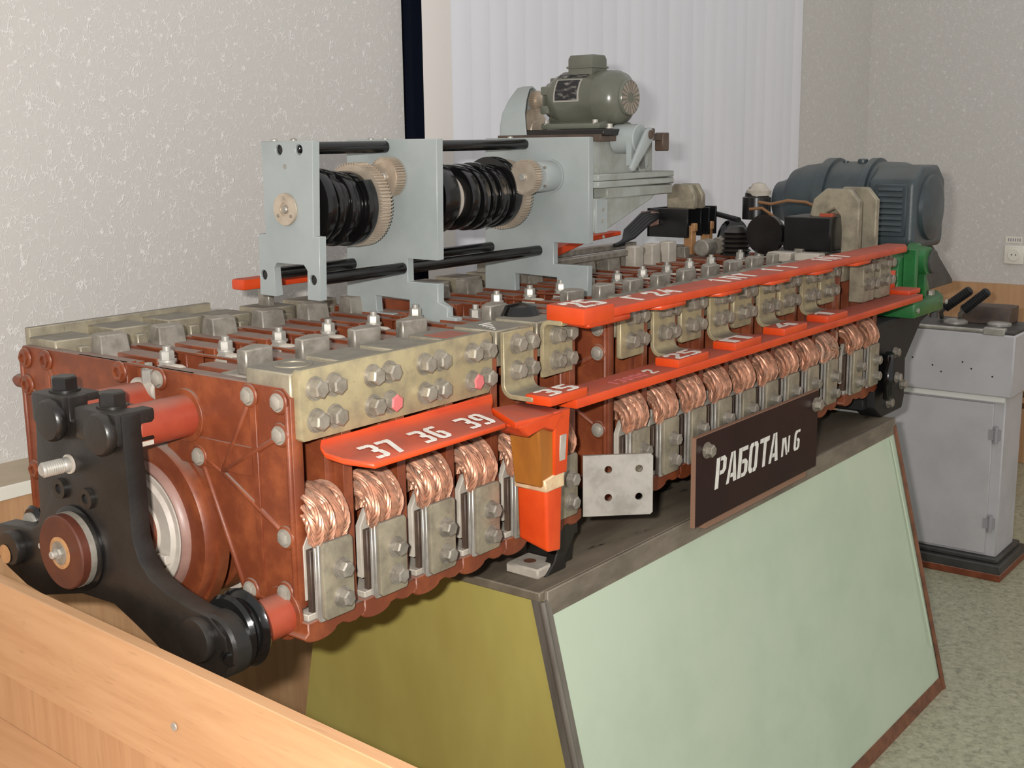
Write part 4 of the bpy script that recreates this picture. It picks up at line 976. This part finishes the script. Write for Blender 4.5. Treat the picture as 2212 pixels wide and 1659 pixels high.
part('lower_knob', MB().lathe([(0, .012), (.014, .012)], (2.285, .064, .93), (0, -1, 0), 6), 'cab_dark', gx)
part('lower_knob', MB().lathe([(0, .012), (.03, .012)], (2.38, -.005, 1.02), (0, 0, -1), 6), 'cab_dark', gx)

dm = thing('drive_motor', 'large blue grey drive motor lying across the far end above the green gearbox', 'motor', (2.35, .24, 1.19))
BX, BZ = 2.35, 1.306
part('housing', MB().lathe([(0, .06), (.004, .085), (.02, .098), (.07, .112), (.135, .114), (.137, .124), (.156, .124), (.158, .114), (.255, .114), (.257, .124), (.285, .124), (.288, .112), (.35, .104), (.385, .092), (.40, .07), (.42, .06), (.44, .055), (.445, 0)], (BX, .02, BZ), (0, 1, 0), 48), 'motor_blue', dm, angle=50)
part('end_box', MB().prism([(BX-.118, 1.20), (BX-.10, 1.186), (BX+.10, 1.186), (BX+.118, 1.20), (BX+.118, 1.37), (BX+.06, 1.41), (BX-.06, 1.41), (BX-.118, 1.37)], 'y', .012, .145), 'motor_blue', dm, .016, 3)
part('end_cover', MB().lathe([(0, .09), (.012, .088), (.02, .06), (.022, 0)], (BX, .014, BZ-.01), (0, -1, 0), 40), 'motor_blue', dm)
lp = part('louver_panel', MB().box(BX-.1235, BX-.116, .034, .122, 1.222, 1.362), 'motor_blue', dm, .003)
for i in range(8): part('louver', MB().prism([(BX-.1235, 1.234+i*.0155), (BX-.129, 1.237+i*.0155), (BX-.1235, 1.246+i*.0155)], 'y', .044, .112), 'motor_blue', lp, .001)
part('foot', MB().box(BX-.10, BX+.10, .06, .40, 1.178, 1.20), 'motor_blue', dm, .004)
part('lift_lug', MB().cyl((BX-.02, .20, 1.414), (0, 0, 1), .014, .014, 16, .003).cyl((BX-.02, .25, 1.414), (0, 0, 1), .008, .008, 12), 'motor_blue', dm)
part('mount_plate', MB().prism([(2.366, 1.185), (2.42, 1.185), (2.60, 1.075), (2.60, 1.0625), (2.366, 1.0625)], 'y', .02, .04), 'cab_dark', dm, .003)
part('mount_shelf', MB().box(2.10, 2.60, .205, .42, 1.062, 1.072).box(2.12, 2.32, .205, .40, 1.07, 1.180), 'cab_dark', dm, .003)

# ------------------------------------------------------------------ grey cabinet beyond the stand
cb = thing('steel_cabinet', 'grey steel cabinet with hinged door on a red edged plinth', 'cabinet', (3.3, .3, 0))
part('plinth', MB().box(3.08, 3.38, -.040, .62, .022, .055).box(3.10, 3.36, -.026, .60, .055, .072), 'cab_dark', cb, .004)
part('plinth_edge', MB().box(3.077, 3.383, -.043, .623, 0, .024), 'red_insulator', cb, .002)
part('body', MB().box(3.12, 3.32, -.012, .58, .07, .63), 'cab_grey', cb, .004)
dr = part('door', MB().box(3.108, 3.121, .022, .56, .082, .605), 'cab_grey', cb, .002)
for z in (.50, .19): part('hinge', MB().cyl((3.108, .010, z-.03), (0, 0, 1), .007, .06, 16).box(3.106, 3.122, -.004, .034, z-.018, z+.018), 'cab_side', dr)
part('seam_bead', MB().box(3.104, 3.122, -.012, .58, .612, .634), 'frame_white', cb, .003)
part('upper_box', MB().box(3.095, 3.36, -.035, .60, .632, .842), 'cab_grey', cb, .005)
part('top_panel', MB().box(3.10, 3.36, -.03, .60, .842, .852), 'cab_dark', cb, .002)
part('trim_rail', MB().cyl((3.10, .07, .85), (0, 1, 0), .007, .5, 12), 'zinc', cb)
part('clip', MB().box(3.092, 3.125, .0, .07, .838, .862), 'zinc', cb, .003)
for x, y in ((3.22, .20), (3.24, .06)): part('knob', MB().lathe([(0, .04), (.006, .04), (.012, .03), (.014, 0)], (x, y, .852), (0, 0, 1), 28), 'zinc', cb)
for i in range(7): part('hole', MB().cyl((3.0949, .03+.05*i+(.02 if i % 2 else 0), .70+.02*(i % 3)), (-1, 0, 0), .003, .0005, 10), 'dark_slot', cb)
hb = thing('grip_handle', 'pair of ribbed black rubber grips on a brown box on top of the grey cabinet', 'handle', (3.25, .15, .852))
part('box', MB().prism([(3.24, .852), (3.355, .852), (3.355, .91), (3.26, .91)], 'y', .03, .20), 'brown_dark', hb, .003)
for (a, b) in (((3.2, .232, .905), (3.2, .152, .970)), ((3.2, .168, .902), (3.2, .094, .969))):
    a, b = Vector(a), Vector(b); d = b-a; L = d.length; pr = []
    for i in range(12): pr += [(L*i/12, .0165), (L*(i+.5)/12, .0165), (L*(i+.6)/12, .0135), (L*(i+.95)/12, .0135)]
    pr += [(L, .015), (L+.004, .010)]
    part('grip', MB().lathe(pr, a, d, 24), 'rubber', hb)
    part('stem', MB().tube([a, a-d*.3+Vector((.03, 0, 0)), Vector((3.26, a.y+.03, .86))], .008, 10), 'steel', hb)
# cable bundle behind the cabinet
t = thing('cable_bundle', 'bundle of brown cables looping to the floor behind the grey cabinet', 'cable', (4.11, .05, 0))
for i in range(4):
    z0 = .50-.05*i
    part('cable', MB().tube([(4.12+.03*i, .24, z0+.02), (4.11, .14, z0+.06), (4.10, .04, z0+.05), (4.10, -.06, z0-.02), (4.11, -.12, z0-.16), (4.12+.03*i, -.16, .006)], .012, 10), 'cable_brown', t)

# ------------------------------------------------------------------ wooden desk in the foreground
dk = thing('wooden_desk', 'beech laminate desk with a raised front rail in the foreground', 'desk', (-.25, 0, 0))
def along(a, b, z0, z1, th, mat, name, bev=.0012):
    a, b = Vector(a), Vector(b); d = (b-a).normalized(); n = Vector((d.y, -d.x, 0))
    if n.x > 0: n = -n
    q = [a, b, b-n*th, a-n*th]
    me = MB().hexa([(v.x, v.y, z0) for v in q], [(v.x, v.y, z1) for v in q])
    return part(name, me, mat, dk, bev)
A0, B0 = (-.137, 1.02), (-.3045, -1.45)
rail = along((*A0, 0), (*B0, 0), .741, .887, .018, 'beech_y', 'front_rail')
part('screw_cap', MB().lathe([(0, .0055), (.0012, .005), (.0015, 0)], (-.2075, .012, .806), (-1, 0, 0), 20), 'zinc', rail)
along((A0[0]+.022, A0[1], 0), (B0[0]+.022, B0[1], 0), .03, .752, .018, 'beech_z', 'front_panel')
part('desk_top', MB().hexa([(A0[0]-.5, A0[1], .62), (B0[0]-.5, B0[1], .62), (B0[0]+.022, B0[1], .62), (A0[0]+.022, A0[1], .62)][::1], [(A0[0]-.5, A0[1], .642), (B0[0]-.5, B0[1], .642), (B0[0]+.022, B0[1], .642), (A0[0]+.022, A0[1], .642)]), 'beech_y', dk, .001)
for (x, y) in ((A0[0]-.45, A0[1]-.1), (B0[0]-.45, B0[1]+.1)): part('leg', MB().box(x-.02, x+.02, y-.02, y+.02, 0, .62), 'beech_z', dk, .002)
